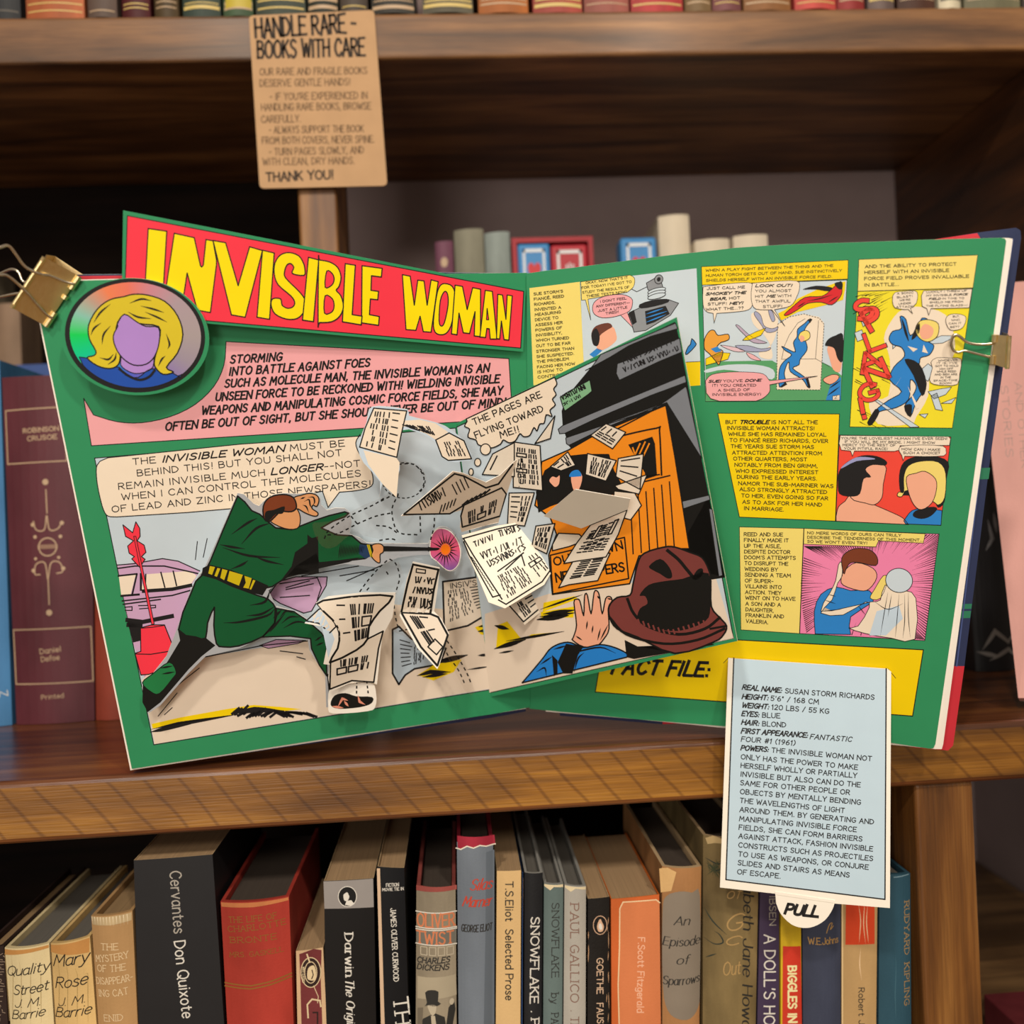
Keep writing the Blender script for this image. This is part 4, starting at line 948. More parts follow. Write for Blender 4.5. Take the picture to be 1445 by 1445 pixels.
# curling pair by the caption
N1 = Sheet(LP.p0+LP.n*.016, LP.n, lambda x, y: .006*math.sin((x-510)/60))
mb = MB()
mb.slab(N1, smooth(V('B', '385,330 400,260 440,160 455,80 520,58 700,80 710,120 830,150 940,185 1040,260 1090,330 1110,400 1060,408 960,412 890,300 780,230 650,215 630,390 650,420 640,500 560,490 520,640 525,540 420,420'), True, 2), paper('c7d9ea', .5, .03), .0006, 0, edge_w)
for q, m_ in (('485,72 695,90 660,240 632,385 395,320 430,200', cream), ('490,185 560,160 780,145 880,170 960,225 880,275 820,235 700,190', cream), ('880,275 965,230 1060,280 1108,395 960,405 920,380', cream), ('420,340 630,390 650,418 630,640 545,560 450,430', cream)):
    mb.shape(N1, V('B', q), m_, dk if q[0] != '4' or q[1] == '8' else None, 2, 1.8)
scribble(mb, N1, V('B', '480,90 660,100 640,380 420,315'), 6, 5, 41, cols=3, wdd=1.9); scribble(mb, N1, V('B', '640,175 850,190 880,250 760,210'), 2, 5, 42, cols=2, wdd=1.7); scribble(mb, N1, V('B', '920,290 1030,280 1080,380 960,380'), 4, 5, 43, cols=2, wdd=1.7)
mb.build('newspaper', popup)
# big creased sheet seen edge-on
p_ = V('B', '670,755 1000,480 1390,410 1360,700 1040,870')
N2 = Sheet(LP.map((650, 700), .022), (LP.n+Vector((.12, 0, -.3))).normalized(), lambda x, y: .0025*math.sin((x-560)/30))
tn = paper('cbbba9', .5, .05)
mb = MB(); mb.slab(N2, V('B', '660,760 800,640 990,475 1050,485 1200,545 1290,500 1395,400 1345,680 1330,790 1200,820 1045,862 1035,830 1050,720 950,748 800,750'), tn, .0006, 0, edge_w)
mb.line(N2, V('B', '680,745 810,640 1000,490 1060,505 1200,580 1280,555 1370,430'), 2.4, dk, 3); mb.line(N2, V('B', '680,750 970,745 1060,690 1300,580 1330,620 1290,760 1050,830 1040,760 1060,690'), 2.2, dk, 3)
for i in range(6): mb.line(N2, V('B', f'{1050+i*28},{690-i*14} {1085+i*28},{660-i*14}'), 2.2, dk, 4)
mock(mb, N2, V('B', '790,720')[0], V('B', '960,620')[0], 12, 9, 21, 1.8, 4, dk)
for i in range(9): mb.line(N2, V('B', f'{905+i*22},{740-i*12} {920+i*22},{690-i*10}' if i < 5 else f'{860+i*25},{640-i*16} {890+i*25},{690-i*14}'), 1.7, dk, 4)
scribble(mb, N2, V('B', '1075,740 1280,650 1260,740 1080,820'), 2, 4, 44, cols=3, wdd=2)
mb.build('newspaper', popup)
# bright front page tilted to the reader
N3 = Sheet(LP.map((715, 800), .03), (LP.n+Vector((.15, 0, .35))).normalized(), lambda x, y: .002*math.sin((x+y)/40))
wt = paper('fbf3e2', .5, .02)
mb = MB(); mb.slab(N3, V('C', '45,1100 40,1085 200,1040 330,1018 350,1050 490,1240 440,1325 250,1440 170,1410 120,1290 70,1180'), wt, .0006, 0, edge_w)
for q in ('48,1100 210,1055 335,1028 350,1060 480,1240 430,1310 255,1420 220,1400', '48,1100 95,1180 235,1395', '50,1118 75,1180 190,1385 225,1375', '215,1260 340,1170', '255,1250 330,1180 345,1230'): mb.line(N3, V('C', q), 2, dk, 3)
mock(mb, N3, V('C', '105,1140')[0], V('C', '205,1100')[0], 7, 6, 24, 1.6, 4, dk); mock(mb, N3, V('C', '225,1090')[0], V('C', '330,1060')[0], 8, 7, 25, 1.6, 4, dk)
mock(mb, N3, V('C', '140,1200')[0], V('C', '345,1120')[0], 9, 11, 26, 1.6, 4, dk); mock(mb, N3, V('C', '175,1238')[0], V('C', '358,1150')[0], 9, 10, 27, 1.6, 4, dk)
scribble(mb, N3, V('C', '205,1285 330,1225 390,1310 260,1395'), 6, 4, 46, cols=2, wdd=1.7); scribble(mb, N3, V('C', '345,1195 400,1170 470,1240 410,1300'), 4, 4, 47, cols=2, wdd=1.7)
for i in range(12): mb.line(N3, V('C', f'{85+i*9},{1190+i*14} {95+i*9},{1200+i*14}'), 1.3, dk, 4)
mb.build('newspaper', popup)
mb = MB(); N3b = Sheet(LP.map((715, 830), .022), (LP.n+Vector((.1, 0, .25))).normalized())
mb.slab(N3b, V('C', '240,1420 300,1445 345,1520 440,1445 485,1270 430,1330 300,1410')[:7], np_, .0006, 0, edge_w)
mb.line(N3b, V('C', '270,1425 340,1505 430,1430 480,1290'), 2, dk, 2); scribble(mb, N3b, V('C', '300,1420 390,1370 420,1420 345,1490'), 3, 3, 49, cols=2, wdd=2)
mb.build('newspaper', popup)
# blank grey back of a sheet
N4 = Sheet(FL.map((830, 720), .010), (FL.n+Vector((0, 0, -.15))).normalized())
mb = MB(); mb.slab(N4, V('C', '438,992 590,862 858,908 845,960 620,1052'), paper('b9b0a2', .6, .04), .0006, 0, edge_w); mb.build('newspaper', popup)
# lower left sheet with a rolled edge
N5 = Sheet(LP.p0+LP.n*.020, LP.n, lambda x, y: .005*math.sin((x-430)/40+(y-840)/60))
mb = MB(); mb.slab(N5, V('E', '72,410 150,370 370,345 580,345 560,500 495,620 480,740 460,930 400,905 280,925 165,975 150,890 160,805 120,800 140,700 110,560 0,540 95,445'), edge_w, .0006, 0, edge_w)
mb.fill(N5, V('E', '0,535 100,450 150,540 190,640 150,760 110,560 60,535'), paper('c7d9ea', .5, .03), 1)
mb.shape(N5, V('E', '165,790 160,960 300,905 440,915 470,700 500,590 400,640'), news, dk, 1, 2.2)
mb.shape(N5, V('E', '10,525 90,450 130,440 200,560 160,600 90,540'), news, dk, 1, 2)
mb.shape(N5, smooth(V('E', '80,415 190,385 370,365 560,368 480,460 410,560 400,640 330,710 160,790 210,700 220,600 180,520'), True, 2), news, dk, 3, 2.8)
scribble(mb, N5, V('E', '190,420 450,410 400,640 260,690'), 3, 6, 51, cols=3, wdd=2.2); scribble(mb, N5, V('E', '200,780 430,740 410,830 200,880'), 2, 6, 52, cols=3, wdd=2.2)
mb.build('newspaper', popup)
mb = MB(); N5b = Sheet(LP.p0+LP.n*.014, LP.n)
mb.slab(N5b, smooth(V('E', '150,1070 160,960 230,940 420,920 455,990 450,1070 400,1100 180,1115'), True, 3), edge_w, .0006, 0, edge_w)
mb.fill(N5b, smooth(V('E', '165,1060 190,1000 260,985 330,1005 430,1010 425,1050 350,1075 220,1085'), True, 3), dk, 2)
for q in ('215,1065 240,1020 270,1030', '340,1005 350,1040 380,1055', '255,1040 275,1065', '180,1070 240,1078'): mb.line(N5b, V('E', q), 3.4, paper('e0907a', .5, .03), 3, taper=2)
for q in ('335,780 330,990', '380,780 405,990'): dashes(mb, N5b, V('E', q), 2, dk, 3, 4, 3)
mb.build('cutout_foot', popup)
# narrow folded sheet in the middle
N6 = Sheet(LP.p0+LP.n*.024, LP.n, lambda x, y: .008*abs((y-862)/70)-.004)
mb = MB(); mb.slab(N6, V('E', '690,148 860,185 850,300 825,465 870,510 920,605 860,800 845,832 720,700 605,490 620,420 650,260'), edge_w, .0006, 0, edge_w)
mb.shape(N6, V('E', '690,165 852,198 822,330 800,480 615,470 655,290'), news, dk, 1, 3); mb.shape(N6, V('E', '615,470 800,480 850,500 912,615 845,810 740,690'), news, dk, 3, 3)
mock(mb, N6, V('E', '705,280')[0], V('E', '830,290')[0], 8, 5, 61, 2, 5, dk); mock(mb, N6, V('E', '690,345')[0], V('E', '820,355')[0], 8, 5, 62, 2, 5, dk); mock(mb, N6, V('E', '735,440')[0], V('E', '810,450')[0], 13, 3, 63, 2, 5, dk)
mb.line(N6, V('E', '712,192 770,200 768,222 710,215'), 1.6, dk, 5, closed=True)
scribble(mb, N6, V('E', '660,370 720,375 705,440 650,435'), 4, 5, 64, cols=1, wdd=2.2); scribble(mb, N6, V('E', '660,490 790,500 880,640 800,700'), 2, 5, 65, cols=2, wdd=2.2)
mb.line(N6, V('E', '830,640 880,690 840,740 785,690'), 2, dk, 5, closed=True)
mb.build('newspaper', popup)

# ---- right page
R = MB(); R.slab(RP, RP_O, green, .0008, 0, edge_w)
bl2 = paper('2a84d4', .45, .04); gold = paper('e8a23c', .45, .06); fire = paper('d8262e', .45, .05); grn2 = paper('55a06a', .5, .04); lt = paper('c9d8e4', .5, .03); brn = paper('6b3a2c', .5, .06)
blond = paper('efd977', .5, .04); scar = paper('ee4a3c', .45, .04); rose = paper('ee86b4', .48, .04); greyl = paper('a8aeb8', .5, .05)
def lines(view, h, rows, m=ink, k=6, **kw):
    for t, a, b_ in rows: T(R, RP, view, t, a, b_, h, m, k=k, **kw)
# first caption and picture
R.fill(RP, V('G', '88,292 455,246 490,960 118,1000'), pale, 1)
lines('GG', 3.5, (("SUE STORM'S", '121,344', '332,322'), ('FIANCÉ, REED', '123,382', '340,358'), ('RICHARDS,', '125,420', '276,404'), ('INVENTED A', '127,458', '318,440'), ('MEASURING', '129,495', '316,474'), ('DEVICE TO', '131,532', '298,514'),
                  ('ASSESS HER', '133,570', '330,550'), ('POWERS OF', '134,608', '325,588'), ('INVISIBILITY,', '136,645', '325,626'), ('WHICH TURNED', '138,682', '376,662'), ('OUT TO BE FAR', '139,722', '386,700'), ('STRONGER THAN', '140,762', '413,738'),
                  ('SHE SUSPECTED.', '142,800', '413,776'), ('THE PROBLEM', '144,838', '375,814'), ('FACING HER NOW', '146,876', '420,850'), ('IS HOW TO', '148,912', '330,892'), ('CONTROL', '150,950', '330,930')), wd=.2)
R.fill(RP, V('G', '458,246 1305,148 1332,828 1335,1000 490,1060'), lt, 1)
R.fill(RP, V('G', '485,870 1332,826 1332,1000 490,1060'), ylw, 2); R.line(RP, V('G', '485,870 1332,826'), .8, ink, 3)
R.shape(RP, smooth(V('G', '462,246 820,197'), n=2)+smooth(V('G', '820,197 850,215 855,250 840,290 800,322'), n=3)[1:]+V('G', '640,350 515,372 535,525 496,378 468,380'), pale, ink, 3, .7)
lines('GG', 3.1, (("OKAY, NOW THAT'S IT", '500,262', '805,222'), ("FOR TODAY! I'VE GOT TO", '470,298', '832,252'), ('STUDY THE RESULTS OF', '475,332', '815,292'), ('THESE TESTS NOW!', '505,360', '795,325')), wd=.2)
R.shape(RP, smooth(V('G', '548,430 570,385 640,350 760,338 830,365 838,410 815,460 720,498 620,508 560,480'), True, 3), pink, ink, 4, .8)
R.fill(RP, V('G', '755,490 800,470 842,580'), pink, 5); R.line(RP, V('G', '755,492 842,580 802,472'), .7, ink, 6)
lines('GG', 3.0, (("I DON'T FEEL", '605,398', '795,372'), ('ANY DIFFERENT--', '575,432', '818,405'), ('JUST A LITTLE', '588,465', '800,438'), ('TIRED!', '645,485', '738,470')), wd=.2, k=8)
mach = paper('8f949c', .45, .08)
R.shape(RP, V('G', '810,480 850,455 900,430 1100,375 1175,402 1115,490 935,600 850,612'), mach, ink, 3, 1); R.fill(RP, V('G', '930,460 1080,420 1110,480 1000,540 940,560'), blk, 5)
for q in ('940,480 1060,440', '930,510 1090,460', '940,540 1080,485'): R.line(RP, V('G', q), 2, bl2, 6, taper=2)
R.shape(RP, smooth(V('G', '890,410 980,380 1090,370 1100,395 1000,425 900,440'), True, 2), blk, None, 5)
R.shape(RP, V('G', '940,255 1010,215 1050,250 1060,285 970,320 950,300'), mach, ink, 5, 1); R.shape(RP, ellipse(*V('G', '1030,228')[0], 5.8, 6.5, 20, 20), mach, ink, 7, 1); R.fill(RP, ellipse(*V('G', '1030,228')[0], 2.6, 3.2, 20, 14), blk, 9)
for i in range(3): R.shape(RP, ellipse(*V('G', f'1015,{310+i*20}')[0], 13, 3.6, -14, 24), lt, ink, 7+i*2, .9)
R.line(RP, V('G', '835,300 870,318 945,282'), .9, ink, 5); R.fill(RP, V('G', '810,470 850,450 870,540 840,560'), blk, 5)
R.fill(RP, smooth(V('G', '575,690 600,640 690,570 725,650 705,690 650,730 590,745'), True, 3), skin, 3); R.fill(RP, smooth(V('G', '545,680 540,620 572,568 660,545 692,572 650,600 600,640 592,700 560,710'), True, 3), brn, 4); R.fill(RP, smooth(V('G', '545,680 542,620 575,585 600,640 590,705 565,712'), True, 3), blk, 5)
R.fill(RP, V('G', '525,775 580,730 620,745 560,800'), bl2, 3); R.shape(RP, smooth(V('G', '1225,765 1245,718 1262,700 1270,660 1298,690 1298,712 1240,772'), True, 2), bl2, blk, 3, 1.2)
# second picture
R.shape(RP, V('H', '122,360 1302,318 1250,1300 148,1310'), lt, ink, 1, .8)
R.fill(RP, V('H', '148,985 690,975 750,1010 1050,965 1165,1020 1260,1100 1250,1298 148,1308'), grn2, 3)
R.fill(RP, smooth(V('H', '150,1050 330,1010 560,1010 700,1050 690,1130 500,1080 300,1050 160,1075'), True, 3), lt, 4)
R.fill(RP, V('H', '735,680 830,620 950,595 1075,620 1115,670 1085,1215 728,1212'), cream, 4)
dashes(R, RP, V('H', '735,680 830,620 950,595 1075,630 1115,680 1085,1215 728,1212 735,680'), .9, blk, 5, 2.4, 1.6)
for q in ('1070,650 1045,960 1160,1025', '765,965 1045,962', '770,960 790,860 830,770 900,670 960,635'): R.line(RP, V('H', q), .6, ink, 5)
R.shape(RP, V('H', '115,210 1312,156 1308,310 120,360'), ylw, ink, 5, .7)
lines('HH', 3.3, (('WHEN A PLAY FIGHT BETWEEN THE THING AND THE', '150,250', '1188,210'), ('HUMAN TORCH GETS OUT OF HAND, SUE INSTINCTIVELY', '152,292', '1258,250'), ('SHIELDS HERSELF WITH AN INVISIBLE FORCE FIELD.', '153,332', '1180,298')), wd=.2, k=8, slant=.06)
R.fill(RP, smooth(V('H', '600,480 560,570 520,600 540,680 620,760 680,860 690,960 600,950 590,900 690,840 740,680 720,580 640,520'), True, 3), cream, 4)
for q, m_ in (('545,600 560,575 600,610 625,690 690,715 740,700 720,735 650,745 600,680', 'a3a7c6'), ('660,570 690,570 715,640 690,655', 'a3a7c6'), ('395,690 420,690 480,745 540,790 650,830 540,830 470,770', 'b9a8c0'), ('390,855 500,855 600,880 680,870 640,900 480,900', 'a3a7c6'), ('480,910 540,930 600,975 520,960', 'e8b4bc'), ('270,850 400,870 470,900 380,900', 'e0c0cc')):
    R.shape(RP, smooth(V('H', q), True, 3), paper(m_, .5, .03), ink, 6, .6)
for q in ('450,810 480,780 560,740 640,710 600,770 500,810', '150,960 260,910 350,915 330,965 150,1015'): R.shape(RP, V('H', q), ylw, ink, 7, .7)
R.fill(RP, V('H', '740,590 800,560 900,470 1050,400 1200,345 1290,330 1285,400 1270,480 1180,510 1040,545 900,580 765,650'), ylw, 5)
R.shape(RP, smooth(V('H', '790,600 850,545 960,460 1100,450 1180,390 1250,330 1262,390 1250,450 1180,520 1090,500 980,510 900,560 820,605'), True, 3), fire, blk, 7, 1); R.fill(RP, smooth(V('H', '940,395 1050,365 1180,380 1150,410 1040,395'), True, 3), blk, 8)
R.fill(RP, smooth(V('H', '1200,345 1262,335 1262,390 1230,390'), True, 3), blk, 9)
for q in ('980,490 1080,470 1180,440', '900,540 960,500', '1150,500 1230,450'): R.line(RP, smooth(V('H', q)), 1.6, blk, 9, taper=2)
# plain flat figures: orange, blue, dark-haired
R.shape(RP, smooth(V('H', '140,800 180,735 220,730 250,770 330,760 340,800 300,820 270,830 240,870 290,900 270,980 255,1010 230,980 180,920 140,880'), True, 3), gold, blk, 7, 1.1); R.fill(RP, V('H', '190,880 245,860 280,900 230,910'), bl2, 9)
R.shape(RP, smooth(V('H', '770,860 815,880 880,905 865,830 895,780 900,720 960,670 990,640 1010,650 975,690 945,760 975,850 970,900 920,965 910,1010 860,1040 955,1110 1000,1190 980,1190 940,1130 840,1065 830,990 810,1010 790,1080 800,1150 750,1190 750,1050 790,980 850,930 800,895'), True, 3), bl2, blk, 7, 1.1)
R.shape(RP, smooth(V('H', '905,790 920,750 960,730 995,745 998,790 960,815 925,815'), True, 3), blond, blk, 9, .9); R.fill(RP, smooth(V('H', '915,800 925,770 950,780 955,805 930,825'), True, 3), skin, 11)
R.fill(RP, V('H', '755,1190 800,1150 815,1170 770,1195'), blk, 9); R.fill(RP, V('H', '965,1125 985,1115 1005,1190 985,1195'), blk, 9); R.fill(RP, V('H', '985,650 1000,630 1020,640 1000,670'), blk, 9)
R.fill(RP, smooth(V('H', '1140,880 1170,840 1240,860 1262,950 1245,1065 1190,1050 1160,960'), True, 3), skin, 5); R.fill(RP, smooth(V('H', '1122,850 1150,800 1210,770 1270,765 1265,980 1225,960 1200,880 1160,860'), True, 3), blk, 7)
R.fill(RP, V('H', '1130,1298 1170,1160 1252,1110 1250,1300'), bl2, 6); R.shape(RP, smooth(V('H', '1105,1130 1180,1090 1235,1100 1220,1140 1160,1170'), True, 3), skin, blk, 7, .8)
for q in ('1145,1260 1240,1190', '1160,1200 1245,1140'): R.line(RP, V('H', q), 2, blk, 8, taper=2)
R.shape(RP, V('H', '1185,1265 1242,1255 1242,1298 1185,1298'), cream, ink, 9, .6); text(R, RP, '2.', *V('H', '1200,1285 1232,1283'), 4, ink, k=11)
# balloons
R.shape(RP, smooth(V('H', '128,375 300,352 500,340 535,380 535,500 500,560 380,580 240,590'), n=3)+V('H', '218,670')+smooth(V('H', '210,590 160,578 132,540 125,460'), n=3), cream, ink, 7, .7)
R.shape(RP, smooth(V('H', '530,345 700,330 890,326 915,380 890,460 840,530 710,560'), n=3)+V('H', '795,695')+smooth(V('H', '690,562 560,555 525,500 520,420'), n=3), cream, ink, 9, .7)
lines('HH', 3.4, (('JUST CALL ME', '160,398', '468,385'), ('*SMOKEY THE*', '150,442', '472,430'), ('*BEAR,* HOT', '185,485', '430,472'), ('STUFF! *HEY!*', '168,525', '450,515'), ('WHAT THE...??', '152,568', '458,555'),
                    ('*LOOK OUT!*', '555,375', '850,372'), ('YOU ALMOST', '555,418', '845,415'), ('HIT *ME* WITH', '555,462', '845,456'), ('THAT AWFUL', '555,502', '838,500'), ('STUFF!', '618,545', '772,542')), wd=.2, k=12)
R.shape(RP, smooth(V('H', '148,1140 200,1090 330,1070 500,1070 620,1085 670,1140'), n=3)+V('H', '1060,1102 672,1172')+smooth(V('H', '672,1172 670,1230 620,1280 560,1305'), n=3)+V('H', '260,1306 190,1285 155,1240'), pink, ink, 13, .7)
lines('HH', 3.3, (("*SUE!* YOU'VE *DONE*", '172,1155', '598,1145'), ('IT! YOU CREATED', '203,1188', '560,1186'), ('A SHIELD OF', '250,1228', '508,1222'), ('INVISIBLE ENERGY!', '203,1262', '600,1260')), wd=.2, k=16)
# third picture
R.shape(RP, V('I', '130,222 938,192 905,415 122,438'), pale, ink, 3, .7)
lines('II', 4.0, (('AND THE ABILITY TO PROTECT', '173,280', '792,262'), ('HERSELF WITH AN INVISIBLE', '170,320', '742,305'), ('FORCE FIELD PROVES INVALUABLE', '168,362', '878,345'), ('IN BATTLE...', '168,405', '400,400')), wd=.2, k=6)
R.shape(RP, V('I', '122,440 902,418 765,1368 68,1360'), paper('efe02c', .45, .04), ink, 2, .8)
rr = random.Random(6)
for i in range(46):
    x = rr.uniform(90, 300); y = rr.choice([rr.uniform(440, 620), rr.uniform(900, 1060), rr.uniform(1230, 1340)])
    dx = rr.uniform(60, 120)
    R.line(RP, V('I', f'{x},{y} {min(x+dx,760)},{y+dx*(-.55 if y<700 else .5)}' if y > 520 else f'{x},{max(y,470)} {x+dx},{max(y-dx*.5,445)}'), 1.2, blk, 3, taper=1)
R.fill(RP, smooth(V('I', '430,560 560,545 720,600 780,760 760,900 620,960 600,1150 520,1290 480,1340 260,1340 200,1180 330,1150 340,900 300,760 350,640'), True, 3), cream, 4)
for q in ('560,800 690,740 800,740 700,790', '520,1000 600,930 640,960 600,1050', '600,1120 690,1100 760,1090 720,1140 640,1170', '620,1150 660,1130 700,1250 650,1240', '360,760 390,800 360,830', '690,1200 790,1160 760,1200', '540,1275 600,1270 580,1300', '100,720 150,700 170,760 120,780', '130,600 200,640 160,680'):
    R.shape(RP, V('I', q), lt, ink, 6, .8)
R.shape(RP, smooth(V('I', '335,760 360,710 420,690 410,610 450,630 480,740 540,660 560,620 600,640 540,740 600,780 640,810 610,870 550,890 540,930 500,960 580,1040 580,1100 520,1190 480,1290 440,1220 500,1140 520,1080 480,1040 470,1170 380,1230 260,1260 220,1340 190,1330 240,1250 330,1180 420,1120 340,1040 370,950 440,880 420,820 360,800'), True, 3), bl2, blk, 8, 1.2)
for q in ('440,900 540,930 590,1060 560,1150 500,1010', '420,620 450,690 470,780 440,720', '540,650 500,720 490,770 540,720', '240,1240 270,1260 220,1345 190,1335', '440,1220 490,1210 480,1295'): R.fill(RP, smooth(V('I', q), True, 3), blk, 10)
R.shape(RP, smooth(V('I', '515,690 545,640 610,632 670,660 665,740 610,780 560,770 525,735'), True, 3), blond, blk, 10, 1); R.fill(RP, smooth(V('I', '545,700 580,660 635,690 625,745 575,765 548,740'), True, 3), skin, 12)
R.shape(RP, V('I', '230,1175 262,1180 540,1360 480,1362'), lt, ink, 9, .7)
for q in ('460,810 530,830 500,850', '420,1020 340,1140 330,1150', '460,1080 540,1230 520,1240', '570,800 600,860 560,850'): R.fill(RP, V('I', q), cream, 11)
for q in (('210,490 230,520 205,575 180,570 195,540 150,570 150,595 225,620 235,645 205,640 165,645 190,605 135,590 130,560 170,500'),): pass
for t, a, c_, h_ in (('S', '140,640', '235,600', 30), ('P', '215,705', '300,655', 32), ('L', '205,845', '300,810', 26), ('A', '155,985', '275,940', 27), ('N', '215,1075', '335,1020', 30), ('G', '150,1190', '270,1160', 26), ('!', '150,1300', '185,1290', 30)):
    (x0, y0), (x1, y1) = V('I', a)[0], V('I', c_)[0]
    text(R, RP, t, (x0, y0), (x1, y1), h_*.86, blk, k=12, wd=.31); text(R, RP, t, (x0, y0), (x1, y1), h_*.86, scar, k=13, wd=.23)
R.shape(RP, smooth(V('I', '360,470 380,445 440,438 510,435 530,460 520,520 480,555'), n=2)+V('I', '495,590 465,560')+smooth(V('I', '440,562 375,550 358,510'), n=2), cream, ink, 13, .7)
R.shape(RP, V('I', '570,435 900,422 880,550 620,556 605,600 592,556 560,540 555,470'), cream, ink, 13, .7)
R.shape(RP, smooth(V('I', '720,640 740,600 800,592 855,610 850,660 820,695 750,700'), True, 3), cream, ink, 13, .7)
R.shape(RP, smooth(V('I', '620,920 660,890 760,892 826,900 815,1000 800,1070 720,1078 640,1070 610,1040 630,960'), True, 2), cream, ink, 13, .7)
lines('II', 2.4, (('A SONIC', '390,460', '500,452'), ('BLAST!', '390,486', '495,476'), ("WE'RE", '408,506', '480,500'), ('UNDER', '402,530', '484,524'), ('ATTACK!', '384,552', '505,546'),
                    ('LUCKILY I THREW UP', '590,450', '862,440'), ('MY INVISIBLE *FORCE*', '588,474', '866,464'), ('*FIELD* IN TIME TO', '606,496', '845,490'), ('SHIELD ME FROM', '612,520', '838,514'), ('THE FLYING GLASS--!', '588,544', '868,538'),
                    ('BUT,', '770,616', '815,614'), ('WHO', '760,640', '815,638'), ('CAN IT', '742,664', '826,660'), ('BE??', '752,688', '812,684'),
                    ('WHOEVER', '670,915', '800,910'), ("IT IS, I'VE", '660,932', '798,930'), ('GOT TO HOLD', '650,952', '806,950'), ('HIM OFF', '680,972', '770,970'), ('WHILE REED', '660,990', '790,988'), ('AND BEN ARE', '645,1010', '798,1008'), ('IN THE', '685,1030', '755,1028'), ('SPACE-TIME', '638,1052', '800,1048'), ('ROOM!', '680,1070', '760,1068')), wd=.2, k=16)
# trouble caption
R.shape(RP, V('J', '87,88 740,92 718,667 203,645'), ylw, ink, 1, 1)
lines('JJ', 4.7, (('BUT *TROUBLE* IS NOT ALL THE', '130,144', '622,145'), ('INVISIBLE WOMAN ATTRACTS!', '137,176', '605,178'), ('WHILE SHE HAS REMAINED LOYAL', '145,208', '668,212'), ('TO FIANCÉ REED RICHARDS, OVER', '151,241', '678,246'), ('THE YEARS SUE STORM HAS', '158,274', '602,278'),
                    ('ATTRACTED ATTENTION FROM', '165,308', '645,312'), ('OTHER QUARTERS, MOST', '171,340', '565,345'), ('NOTABLY FROM BEN GRIMM,', '178,373', '622,380'), ('WHO EXPRESSED INTEREST', '184,406', '625,414'), ('DURING THE EARLY YEARS.', '191,438', '618,448'), ('NAMOR THE SUB-MARINER WAS', '198,472', '706,488'),
                    ('ALSO STRONGLY ATTRACTED', '205,504', '672,520'), ('TO HER, EVEN GOING SO FAR', '214,538', '678,554'), ('AS TO ASK FOR HER HAND', '220,572', '645,588'), ('IN MARRIAGE.', '228,606', '440,614')), wd=.2, k=4)
# two heads in profile and full face, left blank
R.shape(RP, V('J', '740,205 1338,215 1283,690 720,667'), scar, ink, 1, .9)
R.shape(RP, smooth(V('J', '722,640 735,590 770,560 800,530 880,560 1020,620 1080,650 1110,685'), n=3)+V('J', '722,667'), skin, blk, 3, 1)
R.shape(RP, smooth(V('J', '800,540 840,440 850,380 900,350 985,370 985,420 975,470 968,540 930,578 880,570'), True, 3), skin, blk, 5, 1)
R.fill(RP, smooth(V('J', '738,400 780,350 860,315 940,318 992,345 985,368 920,365 880,390 910,430 870,440 850,520 800,535 740,520 732,460'), True, 3), blk, 7)
R.fill(RP, smooth(V('J', '750,385 830,345 930,335 900,325 830,325 770,360'), True, 3), paper('9a9fd0', .5), 8)
R.shape(RP, smooth(V('J', '1085,665 1130,610 1200,600 1290,610'), n=3)+V('J', '1285,689 1095,682'), bl2, blk, 3, 1); R.fill(RP, smooth(V('J', '1135,640 1150,610 1230,590 1265,600 1230,640 1180,655'), True, 3), blk, 5)
R.fill(RP, smooth(V('J', '1060,420 1085,350 1150,320 1240,315 1325,350 1315,440 1305,560 1270,595 1240,560 1120,530 1070,520'), True, 3), blk, 5)
R.shape(RP, smooth(V('J', '1085,430 1110,370 1180,345 1270,350 1310,410 1305,540 1270,580 1240,560 1110,500 1075,535 1050,530 1060,510 1085,510'), True, 3), blond, blk, 7, 1)
R.shape(RP, smooth(V('J', '1100,430 1150,410 1200,400 1255,440 1260,500 1235,570 1180,605 1140,580 1110,510'), True, 3), skin, blk, 9, 1)
R.shape(RP, V('J', '745,207 1325,213 1336,225 1330,260 1065,262 1060,285 1035,292')+V('J', '820,290 810,318 800,290 750,285 738,250'), cream, ink, 11, .7)
R.shape(RP, smooth(V('J', '1060,290 1070,265 1180,258 1295,264 1312,290 1300,316 1200,320'), n=2)+V('J', '1090,318 1082,342 1075,315'), cream, ink, 13, .7)
lines('JJ', 3.1, (("YOU'RE THE LOVELIEST HUMAN I'VE EVER SEEN!", '750,228', '1318,230'), ('IF YOU WILL BE MY BRIDE, I MIGHT SHOW', '768,246', '1252,252'), ('MERCY TO THE REST OF', '757,264', '1040,266'), ('YOUR PITIFUL RACE!', '766,283', '998,285')), wd=.2, k=13)
lines('JJ', 3.1, (('HOW CAN I MAKE', '1075,286', '1280,290'), ('SUCH A CHOICE?', '1082,306', '1278,308')), wd=.2, k=16)
